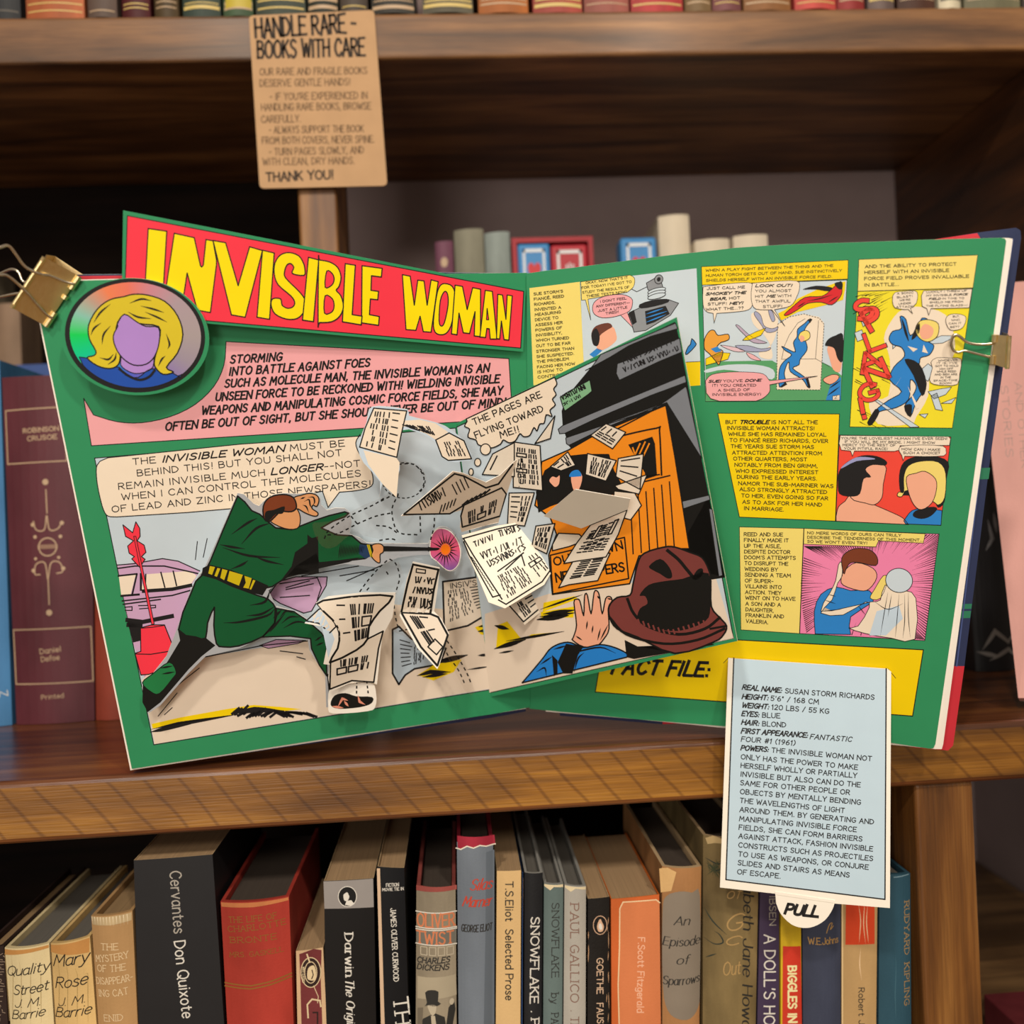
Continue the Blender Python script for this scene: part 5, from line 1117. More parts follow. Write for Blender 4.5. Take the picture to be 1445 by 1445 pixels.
# last caption and picture
R.shape(RP, V('J', '203,698 548,706 525,1270 211,1250'), pale, ink, 1, .8)
lines('JJ', 4.7, tuple((t, f'{228+i*.7},{746+i*31}', f'{x},{748+i*31.4}') for i, (t, x) in enumerate((('REED AND SUE', 435), ('FINALLY MADE IT', 466), ('UP THE AISLE,', 425), ('DESPITE DOCTOR', 475), ("DOOM'S ATTEMPTS", 504), ('TO DISRUPT THE', 463), ('WEDDING BY', 408), ('SENDING A TEAM', 478), ('OF SUPER-', 384), ('VILLAINS INTO', 428), ('ACTION. THEY', 426), ('WENT ON TO HAVE', 502), ('A SON AND A', 424), ('DAUGHTER,', 386), ('FRANKLIN AND', 441), ('VALERIA.', 357)))), wd=.2, k=4)
R.shape(RP, V('J', '550,706 1275,736 1198,1308 527,1270'), rose, ink, 1, .9)
rr = random.Random(9); c0 = Vector(V('J', '905,1000')[0])
edge = V('J', '550,800 640,800 760,800 900,800 980,740 1100,735 1275,738 1260,850 1240,1000 1220,1150 1198,1305 1100,1295 560,1265 540,1150 530,1000 548,850')
for i in range(len(edge)-1):
    for j in range(11):
        p_ = Vector(edge[i]).lerp(Vector(edge[i+1]), j/11); d_ = c0-p_
        R.line(RP, [p_+d_*.01, p_+d_*rr.uniform(.12, .42)], 1.3, blk, 3, taper=1)
R.shape(RP, V('J', '550,706 1200,735 1190,785 950,772 935,805 548,790'), pale, ink, 5, .7)
lines('JJ', 3.5, (('NO MERE WORDS OF OURS CAN TRULY', '568,736', '1070,750'), ('DESCRIBE THE TENDERNESS OF THIS MOMENT...', '568,760', '1188,776'), ("SO WE WON'T EVEN TRY!", '568,782', '888,792')), wd=.2, k=8)
R.shape(RP, smooth(V('J', '610,1272 605,1150 640,1060 720,1020 800,1040 900,1040 920,1100 800,1180 800,1275'), n=2), bl2, blk, 5, 1)
R.shape(RP, smooth(V('J', '770,930 830,890 920,920 940,970 900,1030 850,1040 760,1010 750,970'), True, 3), skin, blk, 7, 1); R.shape(RP, smooth(V('J', '752,900 760,850 820,815 900,820 942,860 935,905 850,890 800,890 775,925 765,950'), True, 3), paper('7a3a22', .5, .08), blk, 9, 1)
R.shape(RP, smooth(V('J', '905,1080 930,1030 975,960 1000,980 960,1080'), True, 3), blond, blk, 7, .8)
R.shape(RP, smooth(V('J', '720,985 735,900 752,890 755,960 730,1000 700,1090 640,1160 760,1170 880,1100 900,1130 840,1230 790,1240 880,1270 1020,1295 1145,1300 1150,1080 1090,1040 985,1010 960,1090 910,1100 780,1130 640,1150 690,1050'), True, 2), cream, blk, 8, .9)
R.shape(RP, ellipse(*V('J', '1060,985')[0], 19, 17, 10, 30), lt, blk, 11, 1); R.fill(RP, V('J', '940,1150 1060,1120 1080,1190 990,1280 900,1280'), paper('c4d8ea', .5), 10)
for q in ('1000,1050 980,1160 960,1280', '1060,1060 1050,1180 1040,1290', '1110,1050 1110,1180 1120,1290', '1020,1060 1000,1180', '1090,1060 1090,1200 1080,1295', '930,1100 1000,1140 1080,1110', '660,1090 720,1110', '680,1060 720,1070', '650,1150 750,1140', '840,1120 880,1170'): R.line(RP, smooth(V('J', q)), 1, blk, 12, taper=2)
# fact file
R.shape(RP, pts('852,905 960,895 1041,903 1303,917 1287.8,1010.5 840,976.5'), ylw, blk, 1, 1.4)
T(R, RP, 'FF', 'FACT FILE:', '622,795', '1132,815', 19, blk, k=4, wd=.24, slant=.34, gap=2.8)
R.line(RP, V('K', '72,122 96,97'), .8, ink, 3); R.line(RP, V('K', '872,152 908,196'), .8, ink, 3)
R.build('comic_page', popup)

# ---- the card pulled out of its slot
ta, tb = RP.map((1027.5, 928.3), .0022), RP.map((1252.3, 943.8), .0022)
TG = sheet3(ta, tb, ta+Vector((0, .006, -1)))
t_ = MB(); blu = paper('bcd3e3', .48, .03)
t_.slab(TG, V('K', '95,98 868,150 886,165 880,1312 610,1290 330,1243 55,1212'), white, .0005, 0, edge_w)
t_.fill(TG, V('K', '122,101 862,152 856,1270 84,1174'), blu, 1); t_.line(TG, V('K', '122,101 84,1174 856,1270 862,152'), 1.9, blk, 2)
for t, b1, x1, y1, k2 in (('*REAL NAME:*', '163,250', 352, 266, 0), ('SUSAN STORM RICHARDS', '372,268', 803, 300, 0), ('*HEIGHT:*', '162,296', 287, 302, 0), ("5'6\" / 168 CM", '302,304', 533, 322, 0), ('*WEIGHT:*', '161,338', 290, 346, 0), ('120 LBS / 55 KG', '306,347', 583, 368, 0), ('*EYES:*', '160,378', 242, 384, 0), ('BLUE', '261,386', 345, 390, 0),
                         ('*HAIR:*', '159,420', 242, 426, 0), ('BLOND', '261,428', 374, 434, 0), ('*FIRST APPEARANCE:*', '158,462', 478, 484, 0), ('FANTASTIC', '492,490', 692, 504, .2), ('FOUR #1 (1961)', '158,502', 418, 522, .1), ('*POWERS:*', '156,545', 288, 553, 0), ('THE INVISIBLE WOMAN NOT', '306,556', 790, 598, 0),
                         ('ONLY HAS THE POWER TO MAKE', '157,588', 722, 640, 0), ('HERSELF WHOLLY OR PARTIALLY', '156,630', 718, 680, 0), ('INVISIBLE BUT ALSO CAN DO THE', '155,672', 735, 725, 0), ('SAME FOR OTHER PEOPLE OR', '154,714', 684, 762, 0), ('OBJECTS BY MENTALLY BENDING', '153,757', 737, 810, 0), ('THE WAVELENGTHS OF LIGHT', '152,800', 658, 850, 0),
                         ('AROUND THEM. BY GENERATING AND', '151,844', 800, 905, 0), ('MANIPULATING INVISIBLE FORCE', '149,888', 716, 942, 0), ('FIELDS, SHE CAN FORM BARRIERS', '147,930', 744, 988, 0), ('AGAINST ATTACK, FASHION INVISIBLE', '146,972', 795, 1036, 0), ('CONSTRUCTS SUCH AS PROJECTILES', '145,1016', 796, 1083, 0), ('TO USE AS WEAPONS, OR CONJURE', '144,1060', 774, 1125, 0), ('SLIDES AND STAIRS AS MEANS', '142,1102', 682, 1163, 0), ('OF ESCAPE.', '139,1146', 348, 1168, 0)):
    T(t_, TG, 'KK', t, b1, f'{x1},{y1}', 6.5, ink, k=4, wd=.19 if t[0] != '*' else .17, gap=2.5, slant=k2)
to = t_.build('pull_card', popup)
p_ = MB(); TP = Sheet(TG.p0+TG.n*.0004, TG.n)
p_.slab(TP, V('K', '322,1232 615,1276')+smooth(V('K', '615,1276 600,1320 565,1370 510,1402 455,1408 400,1390 350,1340 328,1290'), n=3), white, .0004, 0, edge_w)
p_.line(TP, V('K', '328,1248 605,1288'), .8, paper('d9d0c2', .6), 1)
T(p_, TP, 'KK', '*PULL*', '370,1338', '525,1354', 13.5, ink, k=3, wd=.2, gap=2.6)
p_.build('pull_tab', to)

# ================================================================== binder clips
brass = metal('brass_plate', 'f3dca6', .32); steel = metal('nickel_wire', 'd8cdb8', .2)
def clip(label, s, ridge, mouth, rl, ml, back, wires, wires2, tubes):
    """ridge, mouth: pixel pairs of the front plate's two long edges; lifts over the sheet s"""
    a, b_ = s.map(ridge[0], rl/STEP*STEP), s.map(ridge[1], rl); c, d = s.map(mouth[0], ml), s.map(mouth[1], ml)
    n = s.n; root = thing('binder_clip', (a+b_+c+d)/4, label, 'clip', 'brass binder clips')
    mb = MB(); t = n*.0005
    ab, bb = a-n*(rl-back), b_-n*(rl-back); cb, db = c-n*(ml-back-.004), d-n*(ml-back-.004)
    for q in ((a, b_, d, c), (ab, bb, db, cb)): mb.hexa(list(q), [p+t for p in q], brass)
    # rounded ridge strip
    m1 = a.lerp(ab, .5)+(a-c).normalized()*.0018; m2 = b_.lerp(bb, .5)+(b_-d).normalized()*.0018
    q = [a+t, m1, ab]; q2 = [b_+t, m2, bb]
    for i in range(2): mb.hexa([q[i], q2[i], q2[i+1], q[i+1]], [p+(c-a).normalized()*.0006 for p in (q[i], q2[i], q2[i+1], q[i+1])], brass)
    for u in (.0, .93): mb.tube([a.lerp(b_, u)+t*2, a.lerp(b_, min(1, u+.07))+t*2], .0009, brass)
    mb.tube([a+t, b_+t], .0011, brass, 10)
    for u0, u1 in tubes: mb.tube([c.lerp(d, u0)+n*.0008, c.lerp(d, u1)+n*.0008], .0015, brass, 10)
    mb.build('clip_body', root)
    for w_ in (wires, wires2):
        if not w_: continue
        mb = MB(); P = [s.map((x, y), l) for x, y, l in w_]
        mb.tube([tuple(p) for p in smooth3(P)], .00075, steel, 8); mb.build('wire_handle', root, smooth=True)
def smooth3(P, n=5):
    out = []; P = [Vector(p) for p in P]; N = len(P)
    for i in range(N-1):
        p1, p2 = P[i], P[i+1]; p0 = P[i-1] if i else p1*2-p2; p3 = P[i+2] if i+2 < N else p2*2-p1
        for j in range(n):
            t = j/n; out.append((p1*2+(p2-p0)*t+(p0*2-p1*5+p2*4-p3)*t*t+(p1*3-p0-p2*3+p3)*t**3)*.5)
    return out+[P[-1]]
lw = [(104.5, 401, .003), (90, 397, .004), (70, 389, .006), (55, 386, .0085), (35, 376, .01), (23, 360, .012), (12, 347, .014), (0, 349, .017), (-22, 356, .02), (-34, 370, .021), (-32, 384, .02), (-15, 388, .017), (0, 388, .015), (12, 390, .013), (35, 410, .009), (50, 427, .006), (65, 443, .004), (75.5, 450, .003)]
lw2 = [(58, 398, -.017), (34, 398, -.02), (26, 384, -.022), (16, 380, -.024), (0, 386, -.028), (-30, 400, -.033), (-40, 412, -.034), (-30, 424, -.03), (0, 419, -.022), (28, 414, -.019), (45, 420, -.017)]
clip('brass binder clip gripping the upper outer corner beside the round portrait', LP, ((63, 363), (17, 434)), ((112, 390), (65, 460)), .007, .001, -.015, lw, lw2, ((0, .25), (.38, .45), (.72, 1)))
rw = [(1402.5, 484, .002), (1388, 486, .0025), (1372, 485, .003), (1362, 481, .003), (1353, 474, .003), (1346, 473, .003), (1342, 484, .003), (1345, 494, .003), (1352, 497, .003), (1361, 495, .003), (1378, 499, .0025), (1399, 504.5, .002)]
rw2 = [(1404, 482, -.018), (1380, 478, -.024), (1372, 480, -.026), (1380, 500, -.024), (1402, 508, -.018)]
clip('brass binder clip on the outer edge of the right page', RP, ((1424, 474), (1421, 520)), ((1403, 472), (1399, 513)), .0045, .001, -.016, rw, rw2, ((0, .25), (.72, 1)))

# ================================================================== kraft card pinned to the upper shelf edge
kraft = paper('b9946e', .8, .08, .1)
KS = Sheet(Vector((0, UPF-.0022, CZ)), Vector((0, -1, 0)))
k_ = MB()
def rounded(c4, r):
    out = []; n = len(c4)
    for i in range(n):
        p = Vector(c4[i]); a = (Vector(c4[i-1])-p).normalized()*r; b_ = (Vector(c4[(i+1) % n])-p).normalized()*r
        for j in range(6): t = j/5; out.append(tuple((p+a)*(1-t)**2+p*2*t*(1-t)+(p+b_)*t*t))
    return out
k_.slab(KS, rounded([(351, 22), (528, 14), (546.5, 262), (366.5, 266)], 7), kraft, .0012)
pen_ = paper('2b211b', .7, .05, 0); pen2 = paper('5a4532', .8, .05, 0)
for t, a, c_, h_, wd_, m_ in (('HANDLE RARE -', '361,53', '502,45', 26, .15, pen_), ('BOOKS WITH CARE', '364,82', '514,78', 24, .15, pen_),
                          ('OUR RARE AND FRAGILE BOOKS', '367,106', '518,104', 11, .13, pen2), ('DESERVE GENTLE HANDS!', '367,122', '494,120', 11, .13, pen2), ("- IF YOU'RE EXPERIENCED IN", '381,141', '518,139', 11, .13, pen2), ('HANDLING RARE BOOKS, BROWSE', '369,156', '523,154', 11, .13, pen2), ('CAREFULLY.', '369,173', '424,172', 11, .13, pen2),
                          ('- ALWAYS SUPPORT THE BOOK', '380,188', '513,186', 11, .13, pen2), ('FROM BOTH COVERS, NEVER SPINE.', '370,203', '528,201', 11, .13, pen2), ('- TURN PAGES SLOWLY, AND', '380,219', '513,216', 11, .13, pen2), ('WITH CLEAN, DRY HANDS.', '371,233', '500,231', 11, .13, pen2), ('THANK YOU!', '376,256', '470,252', 14, .2, pen_)):
    text(k_, KS, t, *V('X', a+' '+c_), h_*(.86 if h_ < 20 else 1), m_, k=2, wd=wd_, jit=.25)
tag(k_.build('notice_card'), 'brown kraft card hand lettered with book care rules, stuck to the upper shelf edge', 'sign')

# ================================================================== books standing on the shelf below
G1 = 'books on the shelf below'
L1 = leaves_mat('ab8c68'); L2 = leaves_mat('937753'); L3 = leaves_mat('64605a'); L4 = leaves_mat('453a32')
YF = .556
def slanted(p0, p1, a, b_): return p0
def B(name, label, tl, tr, bl, br, mat, leaf, depth, hard=True, yf=YF, inner=None, bulge=None):
    return book(name, label, G1, tl, tr, bl, br, yf, depth, LOW, mat, leaf, hard, bulge, inner=inner)
cardm = paper('b79c78', .7, .08)
# 1 sliver at the frame's edge
r, m, s = B('book', 'dark brown tooled book at the far left end of the bottom row', (-26, 1336), (6, 1334), -18, 12, cloth('2a1a16'), L2, .12)
for i in range(30): m.line(s, [(rr.uniform(-10, 5), 1345+i*3.4), (rr.uniform(0, 8), 1347+i*3.4)], .9, paper('8a7868', .7), 1)
m.build('cover', r)
# 2, 3 thin play editions in torn cream wrappers
cr1, cr2 = cloth('d9c79a', .8, .1), cloth('d6b478', .8, .14)
script = paper('1d1713', .6, .05, 0)
for lab, tl, tr, bl, br, mt, rows in (('thin cream book with two handwritten title lines, its paper wrapper split at the top', (6, 1337), (70, 1331), 14, 77, cr1, (('Quality', '48,1062', '315,1025', 24), ('Street', '98,1178', '310,1150', 24), ('J. M.', '105,1258', '268,1240', 20), ('Barrie', '85,1335', '292,1308', 22))),
                                  ('thin cream book with a torn tan top and dark handwriting, beside the ribbed tan spine', (71, 1331), (127.5, 1321), 78, 137, cr2, (('Mary', '345,1000', '565,970', 28), ('Rose', '360,1140', '560,1110', 27), ('J. M.', '378,1252', '550,1225', 20), ('Barrie', '358,1325', '582,1300', 24)))):
    r, m, s = B('book', lab, tl, tr, bl, br, mt, L3, .12)
    for t, a, c_, h_ in rows: T(m, s, 'OO', t, a, c_, h_*.55, script, k=2, wd=.1, slant=.3, gap=1.2)
    top = ((tl[0]+1, tl[1]+2), (tr[0]-1, tr[1]+2))
    m.fill(s, [top[0], top[1], (tr[0]-1, tr[1]+22), ((tl[0]+tr[0])/2, tl[1]+13), (tl[0]+1, tl[1]+12)] if mt is cr2 else [top[0], top[1], (tr[0]-1, tr[1]+6), (tl[0]+30, tl[1]+5), (tl[0]+1, tl[1]+10)], cloth('c08a4c', .8, .1), 1)
    for i in range(4): m.line(s, [(tl[0]+12+i*13, 1345+i*9), (tl[0]+15+i*13, 1372), (tl[0]+13+i*14, 1440)], .7, paper('9b8350', .8), 1, taper=2)
    m.line(s, [(bl-.5, 1440), (tl[0]+1, tl[1]+8)], 1.2, paper('6d5836', .8), 1); m.build('cover', r)
# 4
r, m, s = B('book', 'tan cloth book with pale stamped capitals and a frayed head', (128, 1292), (187.5, 1285), 138, 195, cloth('b08a5c', .85, .1), L2, .125)
cw = paper('d8bf98', .7, .05, 0)
for t, a, c_ in (('THE', '655,892', '765,888'), ('MYSTERY', '618,972', '825,945'), ('OF THE', '628,1032', '810,1020'), ('DISAPPEAR-', '622,1115', '850,1090'), ('ING CAT', '638,1192', '825,1172'), ('ENID', '675,1345', '795,1335')):
    T(m, s, 'OO', t, a, c_, 9, cw, k=2, wd=.11, serif=True)
m.fill(s, [(130, 1293), (186, 1287), (186, 1298), (160, 1302), (131, 1304)], cloth('cdb48a', .9, .2), 1)
for i in range(12): m.line(s, [(130+i*4.6, 1293-i*.4), (131+i*4.6, 1303)], .8, paper('efe0c0', .8), 2, taper=1)
m.build('cover', r)
# 5 black trade paperback
r, m, s = B('paperback_book', 'thick matt black paperback with white title running down, tallest at the left', (188, 1214), (300.5, 1205.5), 195, 317, paper('1b1b1e', .5, .1, .03), L1, .13, False, inner=cardm)
wh = paper('d8d4cc', .55, .03, 0); gy = paper('a39d94', .55, .03, 0)
T(m, s, 'OO', 'Cervantes', '1085,405', '1112,795', 15.5, gy, k=2, wd=.115); T(m, s, 'OO', 'Don Quixote', '1112,850', '1165,1335', 15.5, wh, k=2, wd=.115)
m.build('cover', r)
# 6 red cloth
r, m, s = B('book', 'thick faded red cloth book with dull gilt lettering and a double gilt band', (310.5, 1272), (408.5, 1264.5), 320, 415, cloth('a53428', .75, .14), L4, .12)
gd = paper('8a5a24', .6, .1, 0)
for t, a, c_, h_ in (('THE LIFE OF', '155,722', '460,690', 8), ('CHARLOTTE', '150,782', '515,735', 8), ('BRONTE', '165,850', '460,822', 8), ('MRS. GASKELL', '160,940', '500,905', 6.5)):
    T(m, s, 'PP', t, a, c_, h_, gd, k=2, wd=.12, serif=True)
for y in (0, 5): m.line(s, V('P', f'125,{1112+y*4} 300,{1112+y*4} 420,{1088+y*4} 548,{1052+y*4}'), 2, gd, 2)
m.fill(s, [(312, 1273), (407, 1266), (407, 1270), (360, 1276), (313, 1279)], cloth('c77b4a', .8), 1)
m.build('cover', r)
# 7 small worn maroon
r, m, s = B('paperback_book', 'small worn maroon paperback with a cream round emblem, shortest of the row', (417, 1342), (456.5, 1337), 419, 462, cloth('c8a884', .8, .1), L1, .11, False, inner=cardm)
m.fill(s, V('P', '598,930 690,895 740,905 735,1100 745,1377 612,1377 605,1100'), cloth('6b2a2c', .7, .15), 1)
e_ = paper('d5c09a', .6, .06, 0)
m.fill(s, ellipse(*V('P', '672,1045')[0], 14.4, 21.5, 0, 30), paper('2a1512', .6), 2); m.line(s, ellipse(*V('P', '672,1045')[0], 14, 21, 0, 30), 1.2, e_, 3, closed=True); m.line(s, ellipse(*V('P', '672,1045')[0], 8.5, 15, 0, 30), 1.1, e_, 3, closed=True)
m.fill(s, smooth(V('P', '650,1080 655,1020 690,1000 705,1040 700,1090 670,1095'), True, 3), e_, 3); m.line(s, V('P', '680,1030 688,1060 678,1085'), 1.4, paper('2a1512', .6), 4)
text(m, s, 'WHITE CLASSICS', *V('P', '618,1010 618,1110'), 3.4, e_, k=4)
m.line(s, V('P', '655,1330 650,1250 680,1215 730,1225 735,1260'), 2.2, e_, 3); m.line(s, V('P', '648,930 665,980'), 2, e_, 3); m.line(s, V('P', '690,1130 720,1200 715,1240'), 1, e_, 3); m.line(s, V('P', '690,1300 715,1300 715,1377'), 2.2, paper('2a1512', .6), 3)
m.build('cover', r)
# 8 black classic with grey head band and oval
r, m, s = B('paperback_book', 'black paperback with a grey top band and an oval portrait medallion', (456.5, 1243), (528, 1239), 459, 531.5, paper('141416', .35, .1, .02), L1, .13, False, inner=cardm)
m.fill(s, V('P', '752,468 1068,450 1072,632 758,642'), paper('8f8a88', .5, .05), 1)
c_ = V('P', '905,562')[0]; m.fill(s, ellipse(*c_, 13.4, 14.6, 0, 30), wh, 2); m.fill(s, ellipse(*c_, 12.4, 13.6, 0, 30), black, 3)
m.fill(s, smooth(V('P', '880,560 885,540 910,535 918,560 905,590 885,585'), True, 3), wh, 4); m.fill(s, V('P', '900,590 930,585 950,610 925,620 890,615'), wh, 4); m.fill(s, smooth(V('P', '868,560 875,525 905,510 930,525 935,560 918,560 905,535 885,545'), True, 3), black, 5)
T(m, s, 'PP', 'Darwin', '888,800', '895,1068', 11.5, wh, k=2, wd=.17, pen=.4, serif=True); T(m, s, 'PP', 'The Origin', '893,1090', '905,1395', 11.5, wh, k=2, wd=.15, pen=.4, slant=.25)
m.build('cover', r)
# 9
r, m, s = B('paperback_book', 'slim black paperback with small white lines at its head and condensed title', (532, 1222.5), (571, 1224.5), 537.5, 577.5, paper('101318', .35, .1, .02), L1, .13, False, inner=cardm)
m.fill(s, V('P', '1092,385 1112,385 1142,1377 1118,1377'), paper('cdb094', .6, .05), 1)
for t, a, c_, h_ in (('FICTION', '1152,500', '1232,496', 4.5), ('MOVIE TIE IN', '1128,528', '1262,522', 4)): T(m, s, 'PP', t, a, c_, h_, wh, k=2, wd=.16)
T(m, s, 'PP', 'JAMES OLIVER CURWOOD', '1180,638', '1200,1102', 7, wh, k=2, wd=.15, serif=True); T(m, s, 'PP', 'TH', '1198,1212', '1215,1377', 20, wh, k=2, wd=.12, serif=True)
m.build('cover', r)
# 10 illustrated jacket
r, m, s = B('book', 'book in a grey illustrated jacket with orange title lettering and a top hatted figure', (587, 1251), (643.5, 1252), 586, 645, cloth('8f8471', .7, .18), L4, .12, inner=cloth('9a4a44'))
org = paper('c97a54', .6, .06, 0); dkb = paper('2b2a28', .6, .08, 0); lg = paper('b8ad98', .6, .08, 0)
m.fill(s, V('Q', '122,572 375,572 375,600 122,605'), cloth('9a4a44'), 1)
for q in ('120,735 375,735', '120,832 375,832', '120,845 375,842', '120,935 375,938'): m.line(s, V('Q', q), 1.4, wh, 1)
m.fill(s, V('Q', '122,850 374,848 374,930 122,930'), paper('6d6a62', .6), 1)
T(m, s, 'QQ', 'OLIVER', '130,825', '362,822', 18, org, k=2, wd=.13, serif=True); T(m, s, 'QQ', 'TWIST', '125,930', '355,928', 16.5, org, k=2, wd=.14, serif=True)
for i in range(4): m.line(s, V('Q', f'{150+i*55},950 {190+i*55},950 {190+i*55},1000 {150+i*55},1000'), 1.2, lg, 1, closed=True)
T(m, s, 'QQ', 'CHARLES', '128,1052', '330,1045', 7.5, dkb, k=2, wd=.2, slant=.2); T(m, s, 'QQ', 'DICKENS', '128,1095', '325,1090', 7.5, dkb, k=2, wd=.2, slant=.2)
m.fill(s, V('Q', '130,1140 370,1130 375,1260 130,1280'), paper('a79c86', .7, .1), 1)
m.fill(s, smooth(V('Q', '178,1235 215,1215 262,1225 258,1285 278,1300 240,1318 195,1312 175,1320 190,1295'), True, 2), dkb, 3)
m.fill(s, smooth(V('Q', '195,1312 245,1310 245,1350 225,1375 205,1350'), True, 3), lg, 3); m.fill(s, V('Q', '205,1375 245,1360 300,1385 310,1445 150,1445 165,1400'), dkb, 2); m.fill(s, V('Q', '215,1375 240,1375 250,1445 220,1445'), lg, 3)
m.fill(s, V('Q', '325,1330 360,1290 368,1350 350,1445 310,1440'), dkb, 2); m.fill(s, ellipse(*V('Q', '345,1295')[0], 3.4, 4.6, 0, 14), lg, 3); m.fill(s, V('Q', '130,1340 165,1330 160,1445 130,1445'), paper('6d6456', .7), 2)
m.build('cover', r)
# 11 blue grey jacket
r, m, s = B('book', 'tall blue grey jacketed book with a torn crimson head and slanted red title', (644, 1188), (696.5, 1186), 646.5, 695, cloth('6d7682', .7, .1), L4, .12, inner=cloth('8e1d30'))
m.fill(s, V('Q', '380,262 612,258 618,312 560,320 520,312 480,328 440,318 395,345 382,335'), cloth('9a2036'), 1); m.line(s, V('Q', '372,340 400,345 440,320 480,330 520,314 560,322 618,314'), 1.6, paper('e5dccc', .7), 2)
rd = paper('b8402e', .6, .05, 0)
T(m, s, 'QQ', 'Silas', '458,592', '590,590', 15, rd, k=2, wd=.12, slant=.4, pen=.4, gap=1.3); T(m, s, 'QQ', 'Marner', '412,697', '590,695', 14, rd, k=2, wd=.12, slant=.4, pen=.4, gap=1.3)
T(m, s, 'QQ', 'GEORGE ELIOT', '405,855', '596,850', 9.5, dkb, k=2, wd=.14, slant=.2)
m.fill(s, V('Q', '560,360 612,350 612,1445 545,1445 555,900'), paper('5d6671', .7, .06), 1)
m.build('cover', r)
# 12 cream poetry paperback
r, m, s = B('paperback_book', 'cream paperback with plain black lettering, next to the blue grey jacket', (700.5, 1229), (736, 1228), 699, 735, cloth('d2b07c', .7, .06), L1, .13, False, inner=cardm)
T(m, s, 'QQ', 'T.S.Eliot', '682,550', '682,795', 10.5, dkb, k=2, wd=.15); T(m, s, 'QQ', 'Selected Prose', '682,850', '682,1290', 10.5, dkb, k=2, wd=.15)
m.build('cover', r)
mb_ = None
r, m, s = B('book', 'very thin bright blue book squeezed beside the cream paperback', (736.5, 1230), (738.8, 1230), 735, 738, cloth('24406e'), L1, .13, True, bulge=.0002); m.build('cover', r)
# 13-15 three copies of one title
for lab, tl, tr, bl, br, mt, tx, tm, se in (('thin black book with broad white capitals, first of three matching thin volumes', (739.5, 1231), (766.5, 1231), 739, 765, cloth('17181c', .6), ((('SNOWFLAKE', '842,770', '835,1305', 11.5, .15), ('. P', '842,1355', '842,1445', 11, .15))), wh, True),
                                        ('thin grey green book with dark capitals and a cream torn head', (767, 1246), (795.5, 1246.5), 766, 794, cloth('5f706f', .7, .12), ((('SNOWFLAKE', '972,680', '970,1145', 10, .11), ('by', '968,1245', '968,1308', 10, .11), ('PAUL', '968,1370', '968,1500', 10, .11))), dkb, True),
                                        ('thin pale grey book with reddish grey capitals and a white head', (796, 1248), (827.5, 1250), 794.5, 827, cloth('a8a49c', .7, .08), ((('PAUL GALLICO', '1088,685', '1088,1298', 11.5, .11), ('. TH', '1090,1350', '1090,1470', 11, .11))), paper('7d5a4e', .6, .05, 0), True)):
    r, m, s = B('book', lab, tl, tr, bl, br, mt, L3, .125, inner=paper('8d8c88', .6))
    for t, a, c_, h_, wd_ in tx: T(m, s, 'QQ', t, a, c_, h_, tm, k=2, wd=wd_, serif=se)
    if mt is not cloth('17181c', .6): m.fill(s, [(tl[0]+1, tl[1]+1), (tr[0]-1, tr[1]+1), (tr[0]-1, tr[1]+5), ((tl[0]+tr[0])/2, tl[1]+4), (tl[0]+9, tl[1]+9), (tl[0]+1, tl[1]+4)], paper('d9c9a6', .7, .1), 1)
    m.build('cover', r)
# 16 black classic with a bird emblem
r, m, s = B('paperback_book', 'scuffed slim black paperback with an oval bird emblem', (829, 1268), (860.5, 1265), 828.5, 861.5, cloth('14110f', .5, .2), L1, .11, False, inner=cardm)
c_ = V('Q', '1275,822')[0]; m.line(s, ellipse(*c_, 9.6, 13, 0, 28), 1, paper('cfa98c', .6), 2, closed=True); m.fill(s, smooth(V('Q', '1268,790 1278,785 1285,800 1298,830 1290,860 1265,862 1255,830'), True, 3), paper('cfa98c', .6), 2); m.fill(s, smooth(V('Q', '1270,812 1282,815 1288,845 1275,850 1266,835'), True, 3), wh, 3)
T(m, s, 'QQ', 'GOETHE', '1255,1030', '1255,1250', 8.5, paper('d8b89c', .6), k=2, wd=.14); T(m, s, 'QQ', 'FAUST', '1255,1312', '1258,1470', 8.5, paper('d8b89c', .6), k=2, wd=.14)
for i in range(12):
    x = rr.choice([1202, 1328, 1318]); y = rr.uniform(680, 1400); m.line(s, V('Q', f'{x},{y} {x+rr.uniform(-4,4)},{y+rr.uniform(30,110)}'), 1.1, paper('b08a68', .8), 1, taper=2)
m.build('cover', r)
# 17 orange paperback
r, m, s = B('paperback_book', 'orange paperback with faded pink lettering and worn cream corners', (861.5, 1269), (931, 1262), 862.5, 931.5, cloth('c8622c', .65, .1), L1, .11, False, inner=paper('d06a22', .6))
m.fill(s, V('S', '245,700 262,682 470,668 492,680 500,1445 240,1445 238,1000'), cloth('cf7a4c', .65, .07), 1)
m.line(s, V('S', '238,1445 232,1200 240,960 242,720 262,678 470,664 494,684'), 1.6, paper('e8cda4', .8, .2), 2)
T(m, s, 'SS', 'F.Scott Fitzgerald', '358,900', '350,1368', 9, paper('ecb698', .6, .05, 0), k=2, wd=.15)
m.build('cover', r)
